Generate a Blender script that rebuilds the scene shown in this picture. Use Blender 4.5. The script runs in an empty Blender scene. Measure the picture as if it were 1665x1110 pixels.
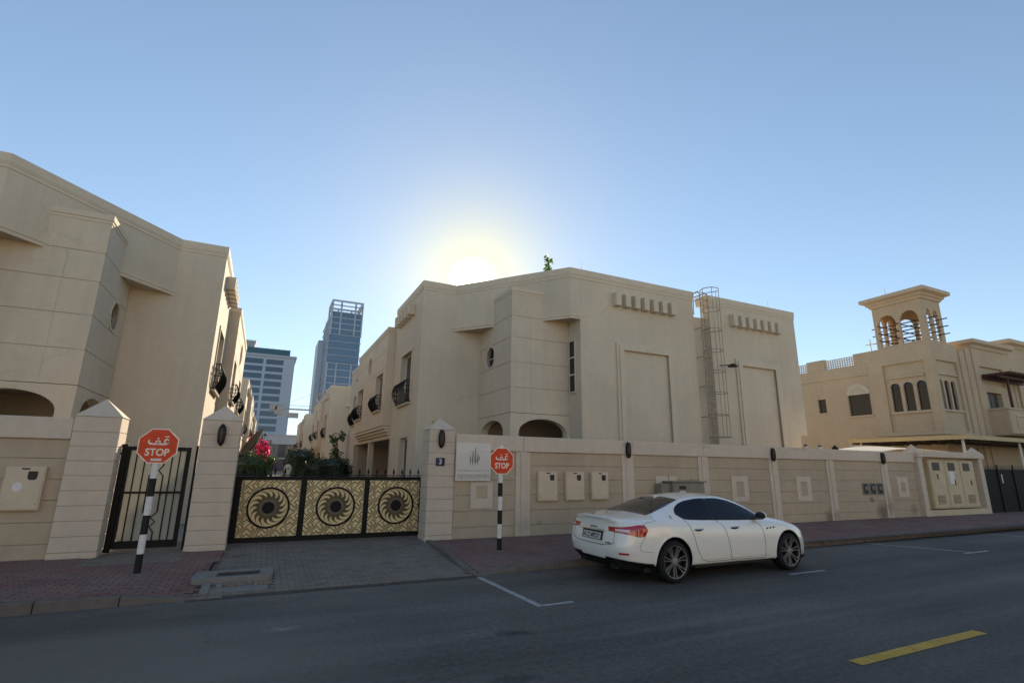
import bpy, bmesh, math, random
from mathutils import Vector, Matrix
from mathutils.geometry import tessellate_polygon
random.seed(7)
PI = math.pi
scene = bpy.context.scene
col = scene.collection

# ---------------------------------------------------------------- camera
YAW, PIT, ROL = math.radians(25.28), math.radians(13.81), math.radians(0.76)
EYE = Vector((0.0, 0.0, 1.88))
_f = Vector((math.sin(YAW)*math.cos(PIT), math.cos(YAW)*math.cos(PIT), math.sin(PIT)))
_r = Vector((math.cos(YAW), -math.sin(YAW), 0.0))
_u = _r.cross(_f)
_r2 = _r*math.cos(ROL) + _u*math.sin(ROL)
_u2 = -_r*math.sin(ROL) + _u*math.cos(ROL)
cam_data = bpy.data.cameras.new('camera')
cam = bpy.data.objects.new('camera', cam_data); col.objects.link(cam)
cam.matrix_world = Matrix(((_r2.x, _u2.x, -_f.x, EYE.x), (_r2.y, _u2.y, -_f.y, EYE.y), (_r2.z, _u2.z, -_f.z, EYE.z), (0, 0, 0, 1)))
cam_data.sensor_fit = 'HORIZONTAL'; cam_data.sensor_width = 36.0
cam_data.lens = 36.0*831.0/1665.0
cam_data.clip_start = 0.05; cam_data.clip_end = 20000
scene.camera = cam

# ---------------------------------------------------------------- sky, sun, exposure
SUN_AZ, SUN_EL = math.radians(20.6), math.radians(20.35)
w = bpy.data.worlds.new('World'); scene.world = w; w.use_nodes = True
nt = w.node_tree; nt.nodes.clear()
sky = nt.nodes.new('ShaderNodeTexSky'); sky.sky_type = 'NISHITA'; sky.sun_disc = False
sky.sun_elevation = SUN_EL; sky.sun_rotation = SUN_AZ
sky.altitude = 0; sky.air_density = 1.0; sky.dust_density = 0.0; sky.ozone_density = 0.4
bg = nt.nodes.new('ShaderNodeBackground'); bg.inputs['Strength'].default_value = 0.12
wo = nt.nodes.new('ShaderNodeOutputWorld')
sv = Vector((math.sin(SUN_AZ)*math.cos(SUN_EL), math.cos(SUN_AZ)*math.cos(SUN_EL), math.sin(SUN_EL)))
# warm aureole of forward-scattered light round the sun, added to the sky
tc = nt.nodes.new('ShaderNodeTexCoord'); dp = nt.nodes.new('ShaderNodeVectorMath'); dp.operation = 'DOT_PRODUCT'
nrm = nt.nodes.new('ShaderNodeVectorMath'); nrm.operation = 'NORMALIZE'
nt.links.new(tc.outputs['Generated'], nrm.inputs[0]); nt.links.new(nrm.outputs[0], dp.inputs[0]); dp.inputs[1].default_value = sv
ac = nt.nodes.new('ShaderNodeMath'); ac.operation = 'ARCCOSINE'; nt.links.new(dp.outputs['Value'], ac.inputs[0])
def lobe(width, colr, prev, ex=1.5):
    q = nt.nodes.new('ShaderNodeMath'); q.operation = 'DIVIDE'; nt.links.new(ac.outputs[0], q.inputs[0]); q.inputs[1].default_value = math.radians(width)
    q2 = nt.nodes.new('ShaderNodeMath'); q2.operation = 'POWER'; nt.links.new(q.outputs[0], q2.inputs[0]); q2.inputs[1].default_value = ex
    q3 = nt.nodes.new('ShaderNodeMath'); q3.operation = 'MULTIPLY'; nt.links.new(q2.outputs[0], q3.inputs[0]); q3.inputs[1].default_value = -1.0
    e = nt.nodes.new('ShaderNodeMath'); e.operation = 'EXPONENT'; nt.links.new(q3.outputs[0], e.inputs[0])
    mx = nt.nodes.new('ShaderNodeVectorMath'); mx.operation = 'MULTIPLY_ADD'; nt.links.new(e.outputs[0], mx.inputs[0]); mx.inputs[1].default_value = colr; nt.links.new(prev, mx.inputs[2])
    return mx.outputs[0]
# the camera's soft shoulder for the brightest sky: c / (1 + k c)
k1 = nt.nodes.new('ShaderNodeVectorMath'); k1.operation = 'MULTIPLY_ADD'; nt.links.new(sky.outputs[0], k1.inputs[0]); k1.inputs[1].default_value = (0.13, 0.085, 0.055); k1.inputs[2].default_value = (1, 1, 1)
k2 = nt.nodes.new('ShaderNodeVectorMath'); k2.operation = 'DIVIDE'; nt.links.new(sky.outputs[0], k2.inputs[0]); nt.links.new(k1.outputs[0], k2.inputs[1])
skyc = lobe(13.0, (1.35, 0.85, 0.1), k2.outputs[0], 1.3)
skyc = lobe(6.5, (2.6, 1.6, -1.3), skyc)
skyc = lobe(2.1, (30, 26, 18), skyc, 5.0)
nt.links.new(skyc, bg.inputs[0]); nt.links.new(bg.outputs[0], wo.inputs[0])
sd = bpy.data.lights.new('sun', 'SUN'); sd.energy = 5.0; sd.angle = math.radians(0.5); sd.color = (1.0, 0.86, 0.66)
sun = bpy.data.objects.new('sun', sd); col.objects.link(sun)
sun.rotation_euler = sv.to_track_quat('Z', 'Y').to_euler(); sun.location = (0, 0, 60)
vs = scene.view_settings
vs.view_transform = 'Standard'; vs.look = 'None'; vs.gamma = 1.0; vs.use_curve_mapping = False
vs.exposure = 0.9
scene.render.engine = 'CYCLES'
scene.render.resolution_x = 1024; scene.render.resolution_y = 682

# ---------------------------------------------------------------- mesh helpers
class MB:
    """collects geometry; tf maps every point before it is stored"""
    def __init__(self, tf=None):
        self.v = []; self.f = []; self.tf = tf; self.uv = None
    def P(self, p):
        p = Vector(p)
        if self.tf: p = Vector(self.tf(p))
        self.v.append(p); return len(self.v)-1
    def face(self, pts):
        self.f.append([self.P(p) for p in pts]); return self
    def hexa(self, p):          # 8 points: bottom loop, top loop
        i = [self.P(q) for q in p]
        for a in ((0,3,2,1), (4,5,6,7), (0,1,5,4), (1,2,6,5), (2,3,7,6), (3,0,4,7)):
            self.f.append([i[k] for k in a])
        return self
    def box(self, x0, x1, y0, y1, z0, z1):
        return self.hexa([(x0,y0,z0),(x1,y0,z0),(x1,y1,z0),(x0,y1,z0),(x0,y0,z1),(x1,y0,z1),(x1,y1,z1),(x0,y1,z1)])
    def prism(self, poly, z0, z1):
        n = len(poly)
        a = [self.P((x,y,z0)) for x,y in poly]; b = [self.P((x,y,z1)) for x,y in poly]
        self.f.append(a[::-1]); self.f.append(b)
        for k in range(n):
            self.f.append([a[k], a[(k+1)%n], b[(k+1)%n], b[k]])
        return self
    def slab(self, loops, fn, d0, d1):
        """plate with holes. loops: 2-D loops, outer first; fn(u,v,d) -> xyz"""
        tri = tessellate_polygon([[Vector((u,v,0)) for u,v in L] for L in loops])
        flat = [p for L in loops for p in L]
        A = [self.P(fn(u,v,d0)) for u,v in flat]; B = [self.P(fn(u,v,d1)) for u,v in flat]
        for t in tri:
            self.f.append([A[k] for k in t]); self.f.append([B[k] for k in reversed(t)])
        o = 0
        for L in loops:
            n = len(L)
            for k in range(n):
                i, j = o+k, o+(k+1)%n
                self.f.append([A[i], A[j], B[j], B[i]])
            o += n
        return self
    def sweep(self, path, prof, closed=False, side=1):
        """profile (offset,z) along a 2-D path with mitred corners; offset grows to the right of travel (side=1)"""
        n = len(path); pts = [Vector(p) for p in path]; rings = []
        for i in range(n):
            if closed: a, b, c = pts[i-1], pts[i], pts[(i+1) % n]
            else: a, b, c = pts[max(i-1,0)], pts[i], pts[min(i+1,n-1)]
            d1 = (b-a).normalized() if (b-a).length > 1e-6 else (c-b).normalized()
            d2 = (c-b).normalized() if (c-b).length > 1e-6 else d1
            n1 = Vector((d1.y,-d1.x))*side; n2 = Vector((d2.y,-d2.x))*side
            m = (n1+n2); m = m/max(m.length_squared, 0.15)*2 if m.length > 1e-6 else n1
            rings.append([self.P((b.x+m.x*o, b.y+m.y*o, z)) for o,z in prof])
        k = len(prof)
        for i in range(n if closed else n-1):
            r, s = rings[i], rings[(i+1) % n]
            for j in range(k):
                self.f.append([r[j], s[j], s[(j+1)%k], r[(j+1)%k]])
        if not closed:
            self.f.append(rings[0][::-1]); self.f.append(rings[-1][:])
        return self
    def tube(self, p, q, r, n=8, r2=None):
        p, q = Vector(p), Vector(q); d = (q-p).normalized()
        a = d.orthogonal().normalized(); b = d.cross(a); r2 = r if r2 is None else r2
        A = [self.P(p+(a*math.cos(2*PI*k/n)+b*math.sin(2*PI*k/n))*r) for k in range(n)]
        B = [self.P(q+(a*math.cos(2*PI*k/n)+b*math.sin(2*PI*k/n))*r2) for k in range(n)]
        self.f.append(A[::-1]); self.f.append(B)
        for k in range(n): self.f.append([A[k], A[(k+1)%n], B[(k+1)%n], B[k]])
        return self
    def poly_tube(self, pts, r, n=6, closed=False):
        pts = [Vector(p) for p in pts]; m = len(pts); rings = []; ref = None
        for i in range(m):
            a = pts[i-1] if (i or closed) else pts[0]; c = pts[(i+1) % m] if (i < m-1 or closed) else pts[-1]
            d = (c-a).normalized()
            if ref is None: ref = d.orthogonal().normalized()
            ref = (ref-d*ref.dot(d)).normalized(); b = d.cross(ref)
            rr = r[i] if isinstance(r, (list,tuple)) else r
            rings.append([self.P(pts[i]+(ref*math.cos(2*PI*k/n)+b*math.sin(2*PI*k/n))*rr) for k in range(n)])
        for i in range(m if closed else m-1):
            A, B = rings[i], rings[(i+1) % m]
            for k in range(n): self.f.append([A[k], A[(k+1)%n], B[(k+1)%n], B[k]])
        if not closed:
            self.f.append(rings[0][::-1]); self.f.append(rings[-1][:])
        return self
    def lathe(self, prof, fn, n=24, closed_prof=False, caps=True):
        """prof: (radius, axial); fn(rcos, rsin, axial) -> xyz"""
        rings = []
        for r,h in prof:
            rings.append([self.P(fn(r*math.cos(2*PI*k/n), r*math.sin(2*PI*k/n), h)) for k in range(n)])
        m = len(prof)
        for i in range(m if closed_prof else m-1):
            A, B = rings[i], rings[(i+1) % m]
            for k in range(n): self.f.append([A[k], A[(k+1)%n], B[(k+1)%n], B[k]])
        if not closed_prof and caps:
            self.f.append(rings[0][::-1]); self.f.append(rings[-1][:])
        return self

ORG = {}
def link(o): col.objects.link(o); return o
def thing(name, label, cat, loc=(0,0,0), group=None):
    o = bpy.data.objects.new(name, None); link(o); o.location = loc; o.empty_display_size = 0.2
    o['label'] = label; o['category'] = cat
    if group: o['group'] = group
    ORG[o.name] = Vector(loc)
    return o
def tag(o, label=None, cat=None, group=None, kind=None):
    if label: o['label'] = label
    if cat: o['category'] = cat
    if group: o['group'] = group
    if kind: o['kind'] = kind
    return o
def build(name, mb, mat, parent=None, bevel=0, smooth=False, recalc=True, label=None, kind=None, loc=None, segs=1, angle=None):
    org = ORG.get(parent.name, Vector((0,0,0))) if parent else (Vector(loc) if loc else Vector((0,0,0)))
    me = bpy.data.meshes.new(name)
    me.from_pydata([tuple(p-org) for p in mb.v], [], mb.f)
    if recalc:
        bm = bmesh.new(); bm.from_mesh(me)
        bmesh.ops.recalc_face_normals(bm, faces=bm.faces); bm.to_mesh(me); bm.free()
    me.update()
    if smooth:
        me.shade_smooth()
        me.set_sharp_from_angle(angle=math.radians(angle or 35))
    if mat: me.materials.append(mat)
    o = bpy.data.objects.new(name, me); link(o)
    if parent: o.parent = parent; ORG[o.name] = org
    else: o.location = org; ORG[o.name] = org
    if bevel:
        b = o.modifiers.new('bevel', 'BEVEL'); b.width = bevel; b.segments = segs; b.limit_method = 'ANGLE'; b.angle_limit = math.radians(40)
    if label: o['label'] = label
    if kind: o['kind'] = kind
    return o
def children(o): return [c for c in list(col.objects) if c.parent == o]
def copy_tree(o, parent=None, kids=None):
    if kids is None:
        kids = {}
        for c in col.objects:
            if c.parent: kids.setdefault(c.parent.name, []).append(c)
    c = o.copy(); link(c)
    if parent: c.parent = parent
    for ch in kids.get(o.name, []): copy_tree(ch, c, kids)
    return c
def shift_copy(o, dx, dy, dz, label):
    c = copy_tree(o); c.location = Vector(o.location)+Vector((dx,dy,dz)); c['label'] = label
    ORG[c.name] = Vector(c.location)
    return c
def rect(u0, u1, v0, v1): return [(u0,v0),(u1,v0),(u1,v1),(u0,v1)]
def arch(u0, u1, v0, vs_, vt, n=14):
    """opening with vertical jambs to vs_ and an elliptical head to vt"""
    c = (u0+u1)/2; a = (u1-u0)/2
    return [(u0,v0),(u1,v0)] + [(c+a*math.cos(PI*k/n), vs_+(vt-vs_)*math.sin(PI*k/n)) for k in range(n+1)]
def oval(cu, cv, ru, rv, n=32): return [(cu+ru*math.cos(2*PI*k/n), cv+rv*math.sin(2*PI*k/n)) for k in range(n)]
def text_mb(s, size, fn, d0, d1, align='CENTER', bold=0.0, xs=1.0, shear=0.0):
    cu = bpy.data.curves.new('lettering', 'FONT'); cu.body = s; cu.size = size; cu.align_x = align; cu.align_y = 'CENTER'
    cu.offset = bold; cu.shear = shear; cu.resolution_u = 3
    ob = bpy.data.objects.new('lettering', cu); col.objects.link(ob)
    bpy.context.view_layer.update()
    me = bpy.data.meshes.new_from_object(ob.evaluated_get(bpy.context.evaluated_depsgraph_get()))
    m = MB()
    n = len(me.vertices)
    for p in me.vertices: m.P(fn(p.co.x*xs, p.co.y, d1))
    for p in me.polygons: m.f.append(list(p.vertices))
    bpy.data.objects.remove(ob); bpy.data.curves.remove(cu); bpy.data.meshes.remove(me)
    return m

# ---------------------------------------------------------------- materials
class NT:
    def __init__(self, name):
        self.m = bpy.data.materials.new(name); self.m.use_nodes = True
        self.t = self.m.node_tree; self.b = self.t.nodes['Principled BSDF']
    def n(self, typ, **kw):
        x = self.t.nodes.new('ShaderNode'+typ)
        for k, v in kw.items(): setattr(x, k, v)
        return x
    def l(self, a, b): self.t.links.new(a, b)
    def pos(self): return self.n('NewGeometry').outputs['Position']
    def noise(self, vec, scale, detail=4, rough=0.55, stretch=None):
        if stretch:
            mp = self.n('Mapping'); mp.inputs['Scale'].default_value = stretch; self.l(vec, mp.inputs['Vector']); vec = mp.outputs[0]
        x = self.n('TexNoise'); x.inputs['Scale'].default_value = scale; x.inputs['Detail'].default_value = detail; x.inputs['Roughness'].default_value = rough
        self.l(vec, x.inputs['Vector']); return x.outputs['Fac']
    def ramp(self, fac, stops):
        r = self.n('ValToRGB'); e = r.color_ramp.elements
        while len(e) < len(stops): e.new(0.5)
        for k, (p, c) in enumerate(stops):
            e[k].position = p; e[k].color = (c[0], c[1], c[2], 1) if not isinstance(c, (int,float)) else (c,c,c,1)
        self.l(fac, r.inputs[0]); return r.outputs[0]
    def mix(self, fac, a, b, mode='MIX'):
        x = self.n('Mix', data_type='RGBA', blend_type=mode)
        for s, val in ((x.inputs[0], fac), (x.inputs[6], a), (x.inputs[7], b)):
            if isinstance(val, bpy.types.NodeSocket): self.l(val, s)
            elif isinstance(val, (int,float)): s.default_value = val if s.type == 'VALUE' else (val,val,val,1)
            else: s.default_value = (val[0], val[1], val[2], 1)
        return x.outputs[2]
    def bump(self, h, strength=0.3, dist=0.01):
        x = self.n('Bump'); x.inputs['Strength'].default_value = strength; x.inputs['Distance'].default_value = dist
        self.l(h, x.inputs['Height']); self.l(x.outputs[0], self.b.inputs['Normal'])
    def setc(self, c):
        s = self.b.inputs['Base Color']
        if isinstance(c, bpy.types.NodeSocket): self.l(c, s)
        else: s.default_value = (c[0], c[1], c[2], 1)
def plain(name, c, rough=0.6, metal=0.0, spec=0.5, vary=0.12, scale=6.0, coat=0.0):
    t = NT(name); t.b.inputs['Roughness'].default_value = rough; t.b.inputs['Metallic'].default_value = metal
    t.b.inputs['Specular IOR Level'].default_value = spec
    if coat: t.b.inputs['Coat Weight'].default_value = coat; t.b.inputs['Coat Roughness'].default_value = 0.03
    if vary:
        f = t.noise(t.pos(), scale, 5)
        t.setc(t.ramp(f, [(0.3, [x*(1-vary) for x in c]), (0.7, [min(1, x*(1+vary)) for x in c])]))
    else: t.setc(c)
    return t.m
def stucco(name, c, vary=0.10, streak=0.10, blotch=0.06, grain=260, bump=0.25, stain=None, spots=(), crack=0.0):
    t = NT(name); p = t.pos()
    big = t.noise(p, 0.55, 5, 0.6); mid = t.noise(p, 5.0, 5, 0.6)
    st = t.noise(p, 1.6, 4, 0.6, stretch=(3.0, 3.0, 0.22))
    base = t.ramp(big, [(0.25, [x*(1-vary) for x in c]), (0.75, [x*(1+vary*0.7) for x in c])])
    k = t.ramp(st, [(0.35, 1-streak), (0.62, 1.0)])
    base = t.mix(1.0, base, k, 'MULTIPLY')
    k2 = t.ramp(mid, [(0.3, 1-blotch), (0.7, 1+blotch*0.4)])
    base = t.mix(1.0, base, k2, 'MULTIPLY')
    if stain:
        sp = t.noise(p, 0.9, 7, 0.72); sm = t.ramp(sp, [(0.60, 0.0), (0.70, 0.85)])
        base = t.mix(sm, base, stain)
    if spots or crack:
        nz = t.n('TexNoise'); nz.inputs['Scale'].default_value = 4.0; nz.inputs['Detail'].default_value = 6; nz.inputs['Roughness'].default_value = 0.7; t.l(p, nz.inputs['Vector'])
        ws = t.n('VectorMath', operation='MULTIPLY_ADD'); t.l(nz.outputs['Color'], ws.inputs[0]); ws.inputs[1].default_value = (0.5, 0.5, 0.5); t.l(p, ws.inputs[2])
    for (x, z, rx, rz, colr, amt) in spots:
        s1 = t.n('VectorMath', operation='SUBTRACT'); t.l(ws.outputs[0], s1.inputs[0]); s1.inputs[1].default_value = (x+0.25, 0, z+0.25)
        s2 = t.n('VectorMath', operation='MULTIPLY'); t.l(s1.outputs[0], s2.inputs[0]); s2.inputs[1].default_value = (1/rx, 0, 1/rz)
        ln = t.n('VectorMath', operation='LENGTH'); t.l(s2.outputs[0], ln.inputs[0])
        base = t.mix(t.ramp(ln.outputs['Value'], [(0.3, amt), (1.0, 0.0)]), base, colr)
    if crack:
        vo = t.n('TexVoronoi', feature='DISTANCE_TO_EDGE'); vo.inputs['Scale'].default_value = 0.45; t.l(ws.outputs[0], vo.inputs['Vector'])
        cm = t.n('Math', operation='MULTIPLY'); t.l(t.ramp(vo.outputs['Distance'], [(0.0, crack), (0.006, 0.0)]), cm.inputs[0]); t.l(t.ramp(t.noise(p, 0.33, 2), [(0.5, 0), (0.6, 1)]), cm.inputs[1])
        base = t.mix(cm.outputs[0], base, [x*0.6 for x in c])
        rp = t.noise(p, 0.28, 3, 0.5); base = t.mix(1.0, base, t.ramp(rp, [(0.46, 0.975), (0.52, 1.015)]), 'MULTIPLY')
    t.setc(base); t.b.inputs['Roughness'].default_value = 0.9; t.b.inputs['Specular IOR Level'].default_value = 0.25
    fine = t.noise(p, grain*0.35, 3, 0.7); co = t.noise(p, 9.0, 4)
    t.bump(t.mix(0.25, fine, co), bump, 0.006)
    return t.m
def glass_dark(name, c, rough=0.04, wav=0.0, spec=0.5):
    t = NT(name); t.setc(c); t.b.inputs['Roughness'].default_value = rough; t.b.inputs['Specular IOR Level'].default_value = spec
    if wav: t.bump(t.noise(t.pos(), 1.3, 2), wav, 0.02)
    return t.m

M = {}
M['house'] = stucco('house_render', (0.625, 0.525, 0.392), 0.06, 0.05, 0.05, crack=0.5)
M['house_trim'] = stucco('house_trim', (0.64, 0.54, 0.405), 0.06, 0.03, 0.05)
M['panel'] = stucco('boundary_panel_paint', (0.50, 0.39, 0.27), 0.09, 0.04, 0.06, stain=(0.47, 0.362, 0.258), crack=0.4, spots=[(19.0, 0.25, .45, .35, (0.16, 0.11, 0.075), .7), (22.2, 0.35, .5, .45, (0.15, 0.10, 0.07), .75), (21.6, 0.85, .18, .12, (0.13, 0.09, 0.06), .7), (6.9, 0.45, .16, .07, (0.25, 0.18, 0.12), .6), (12.4, 0.3, .7, .3, (0.26, 0.19, 0.13), .5), (-4.6, 0.3, .8, .25, (0.28, 0.21, 0.145), .5), (5.9, .35, .25, .35, (0.58, 0.44, 0.30), .7), (15.2, .25, 1.0, .22, (0.30, 0.22, 0.15), .5), (24.3, .4, .35, .3, (0.24, 0.175, 0.12), .6)])
M['trim'] = stucco('boundary_trim_paint', (0.64, 0.527, 0.405), 0.07, 0.05, 0.07, spots=[(19.4, 0.3, .35, .3, (0.22, 0.16, 0.11), .6), (22.7, 0.6, .3, .6, (0.24, 0.175, 0.125), .6), (9.9, 2.6, .25, .12, (0.36, 0.28, 0.21), .5), (13.0, 2.62, .3, .1, (0.40, 0.31, 0.23), .5), (17.6, 2.66, .6, .06, (0.34, 0.26, 0.19), .6), (6.4, .4, .3, .3, (0.46, 0.36, 0.27), .6)])
M['pier'] = stucco('pillar_paint', (0.63, 0.513, 0.392), 0.07, 0.05, 0.07)
M['groove'] = plain('joint_mortar', (0.42, 0.34, 0.255), 0.95)
M['black'] = plain('black_iron', (0.008, 0.0075, 0.0075), 0.55, 0.0, 0.2, 0.3, 20)
M['black_paint'] = plain('black_sign_paint', (0.012, 0.011, 0.012), 0.5, 0, 0.25, 0.3, 12)
M['white_paint'] = plain('white_sign_paint', (0.70, 0.67, 0.62), 0.45, 0, 0.5, 0.08, 9)
M['red'] = plain('stop_red', (0.64, 0.05, 0.010), 0.4, 0, 0.3, 0.08, 7)
M['letter'] = plain('sign_lettering', (0.85, 0.72, 0.60), 0.4, 0, 0.5, 0.05)
M['steel'] = plain('galvanised_steel', (0.36, 0.295, 0.215), 0.6, 0.0, 0.5, 0.15, 9)
M['box'] = plain('meter_box_paint', (0.60, 0.475, 0.33), 0.5, 0, 0.5, 0.07, 3)
M['boxdark'] = plain('meter_window', (0.035, 0.03, 0.026), 0.4, 0, 0.2, 0.2)
M['glass'] = glass_dark('window_glass', (0.012, 0.014, 0.018), 0.05, 0.05)
M['frame_white'] = plain('window_frame_white', (0.62, 0.60, 0.56), 0.4)
M['frame_dark'] = plain('window_frame_dark', (0.05, 0.04, 0.035), 0.4)
M['lamp_iron'] = plain('lamp_bronze', (0.022, 0.013, 0.010), 0.5, 0.0, 0.3, 0.25, 30)
M['lamp_glass'] = plain('lamp_glass', (0.035, 0.026, 0.022), 0.25, 0, 0.3, 0.1)
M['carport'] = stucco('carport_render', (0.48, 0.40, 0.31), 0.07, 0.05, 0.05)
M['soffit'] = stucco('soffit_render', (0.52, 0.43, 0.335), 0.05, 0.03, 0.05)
# ================================================================ ground, road, pavements
def yk(x): return 9.045+0.0215*x            # kerb line
def sm(a, b, x):
    t = min(1, max(0, (x-a)/(b-a))); return t*t*(3-2*t)

def asphalt():
    t = NT('asphalt'); p = t.pos()
    big = t.noise(p, 0.16, 5, 0.6); mid = t.noise(p, 0.9, 6, 0.65); tr = t.noise(p, 0.55, 4, 0.6, stretch=(0.16, 1.9, 1))
    fine = t.noise(p, 140, 3, 0.8); agg = t.noise(p, 15, 9, 0.85)
    c = t.ramp(big, [(0.30, (0.070, 0.064, 0.057)), (0.70, (0.124, 0.108, 0.089))])
    c = t.mix(1.0, c, t.ramp(mid, [(0.3, 0.82), (0.72, 1.16)]), 'MULTIPLY')
    c = t.mix(1.0, c, t.ramp(tr, [(0.34, 0.68), (0.66, 1.28)]), 'MULTIPLY')
    c = t.mix(1.0, c, t.ramp(fine, [(0.3, 0.55), (0.75, 1.5)]), 'MULTIPLY')
    c = t.mix(1.0, c, t.ramp(agg, [(0.35, 0.5), (0.65, 1.55)]), 'MULTIPLY')
    # dropped oil and worn dusty spots
    nz = t.n('TexNoise'); nz.inputs['Scale'].default_value = 5.0; nz.inputs['Detail'].default_value = 4; t.l(p, nz.inputs['Vector'])
    ws = t.n('VectorMath', operation='MULTIPLY_ADD'); t.l(nz.outputs['Color'], ws.inputs[0]); ws.inputs[1].default_value = (0.34, 0.34, 0); t.l(p, ws.inputs[2])
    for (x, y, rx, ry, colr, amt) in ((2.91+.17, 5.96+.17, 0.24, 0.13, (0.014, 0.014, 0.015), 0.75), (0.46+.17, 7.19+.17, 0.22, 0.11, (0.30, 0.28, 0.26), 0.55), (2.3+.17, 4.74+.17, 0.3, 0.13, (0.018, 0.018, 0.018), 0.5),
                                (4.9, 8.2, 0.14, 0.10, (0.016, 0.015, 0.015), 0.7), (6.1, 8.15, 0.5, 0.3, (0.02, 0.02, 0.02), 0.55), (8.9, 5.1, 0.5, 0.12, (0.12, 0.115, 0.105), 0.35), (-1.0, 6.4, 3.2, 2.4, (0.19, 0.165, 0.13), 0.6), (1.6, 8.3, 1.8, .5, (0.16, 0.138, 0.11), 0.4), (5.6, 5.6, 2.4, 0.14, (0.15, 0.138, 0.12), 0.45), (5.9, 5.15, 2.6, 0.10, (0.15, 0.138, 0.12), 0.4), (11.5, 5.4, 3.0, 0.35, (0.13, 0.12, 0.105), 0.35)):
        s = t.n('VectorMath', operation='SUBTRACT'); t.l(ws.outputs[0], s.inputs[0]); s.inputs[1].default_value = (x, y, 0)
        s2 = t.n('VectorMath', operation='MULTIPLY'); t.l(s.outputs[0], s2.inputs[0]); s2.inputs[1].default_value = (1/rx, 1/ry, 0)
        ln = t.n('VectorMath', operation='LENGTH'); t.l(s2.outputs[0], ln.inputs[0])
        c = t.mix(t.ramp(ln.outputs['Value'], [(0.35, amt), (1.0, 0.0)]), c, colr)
    # sand blown up against the kerb and into the parking bays
    sx = t.n('SeparateXYZ'); t.l(p, sx.inputs[0]); kd = t.n('Math', operation='MULTIPLY_ADD'); t.l(sx.outputs[0], kd.inputs[0]); kd.inputs[1].default_value = -0.0215; t.l(sx.outputs[1], kd.inputs[2])
    kf = t.ramp(kd.outputs[0], [(0.0, 0.0), (1.0, 1.0)]); mr = t.n('MapRange'); t.l(kd.outputs[0], mr.inputs[0]); mr.inputs[1].default_value = 8.1; mr.inputs[2].default_value = 9.05
    km = t.n('Math', operation='MULTIPLY'); t.l(mr.outputs[0], km.inputs[0]); t.l(t.ramp(t.noise(p, 1.6, 6, 0.7), [(0.38, 0.0), (0.66, 0.75)]), km.inputs[1])
    c = t.mix(km.outputs[0], c, (0.17, 0.14, 0.105))
    # fine cracks
    vo = t.n('TexVoronoi', feature='DISTANCE_TO_EDGE'); vo.inputs['Scale'].default_value = 0.33; t.l(ws.outputs[0], vo.inputs['Vector'])
    ck = t.ramp(vo.outputs['Distance'], [(0.0, 0.55), (0.006, 0.0)])
    cm = t.n('Math', operation='MULTIPLY'); t.l(ck, cm.inputs[0]); t.l(t.ramp(t.noise(p, 0.25, 2), [(0.52, 0), (0.62, 0.8)]), cm.inputs[1])
    c = t.mix(cm.outputs[0], c, (0.015, 0.015, 0.015))
    t.setc(c); t.b.inputs['Roughness'].default_value = 0.78; t.b.inputs['Specular IOR Level'].default_value = 0.4
    t.l(t.ramp(mid, [(0.3, 0.7), (0.7, 0.88)]), t.b.inputs['Roughness'])
    t.bump(fine, 0.5, 0.006)
    return t.m
def paver_mat(name, cs, dust, dirt=0.5):
    t = NT(name); p = t.pos()
    rnd = t.n('NewGeometry').outputs['Random Per Island']
    c = t.ramp(rnd, [(k/(len(cs)-1), cc) for k, cc in enumerate(cs)])
    c = t.mix(1.0, c, t.ramp(t.noise(p, 60, 4, 0.7), [(0.3, 0.75), (0.7, 1.2)]), 'MULTIPLY')
    c = t.mix(t.ramp(t.noise(p, 0.8, 6, 0.65), [(0.38, 0.0), (0.68, dirt)]), c, dust)
    c = t.mix(t.ramp(t.noise(p, 2.6, 6, 0.7), [(0.58, 0.0), (0.72, 0.6)]), c, (0.035, 0.03, 0.028))
    t.setc(c); t.b.inputs['Roughness'].default_value = 0.85; t.bump(t.noise(p, 90, 3, 0.7), 0.4, 0.004)
    return t.m
M['asphalt'] = asphalt()
M['paver_red'] = paver_mat('red_paver', [(0.16, 0.075, 0.064), (0.215, 0.105, 0.088), (0.185, 0.09, 0.078), (0.145, 0.075, 0.07)], (0.215, 0.165, 0.135), 0.72)
M['paver_grey'] = paver_mat('grey_paver', [(0.15, 0.128, 0.105), (0.20, 0.17, 0.138), (0.17, 0.145, 0.118), (0.13, 0.112, 0.093)], (0.24, 0.203, 0.16), 0.5)
M['joint'] = plain('sand_joint', (0.085, 0.07, 0.058), 0.95, 0, 0.2, 0.25, 8)
M['kerb'] = stucco('kerb_concrete', (0.17, 0.145, 0.125), 0.2, 0.1, 0.2, stain=(0.09, 0.077, 0.068))
M['concrete'] = stucco('cast_concrete', (0.24, 0.22, 0.195), 0.14, 0.0, 0.15, stain=(0.2, 0.185, 0.17))
M['sand'] = plain('sand_ground', (0.48, 0.38, 0.27), 0.95, 0, 0.2, 0.12, 0.5)
M['lane_paving'] = plain('lane_paving', (0.27, 0.245, 0.21), 0.85, 0, 0.3, 0.15, 2.0)
M['mark_white'] = plain('worn_white_marking', (0.30, 0.29, 0.275), 0.75, 0, 0.4, 0.25, 25)
M['mark_yellow'] = plain('worn_yellow_marking', (0.42, 0.27, 0.035), 0.7, 0, 0.4, 0.22, 22)

g = MB(); g.face([(-3000,-3000,-0.03),(3000,-3000,-0.03),(3000,3000,-0.03),(-3000,3000,-0.03)])
tag(build('ground', g, M['sand'], recalc=False), kind='structure')
r = MB(); X = 400
r.box(-X, X, 0, 1, -0.25, 0.0)
r.v = [Vector((p.x, (yk(p.x)+0.01 if p.y > .5 else yk(p.x)-11.2), p.z)) for p in r.v]
road = build('road', r, M['asphalt']); tag(road, kind='structure')

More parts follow.
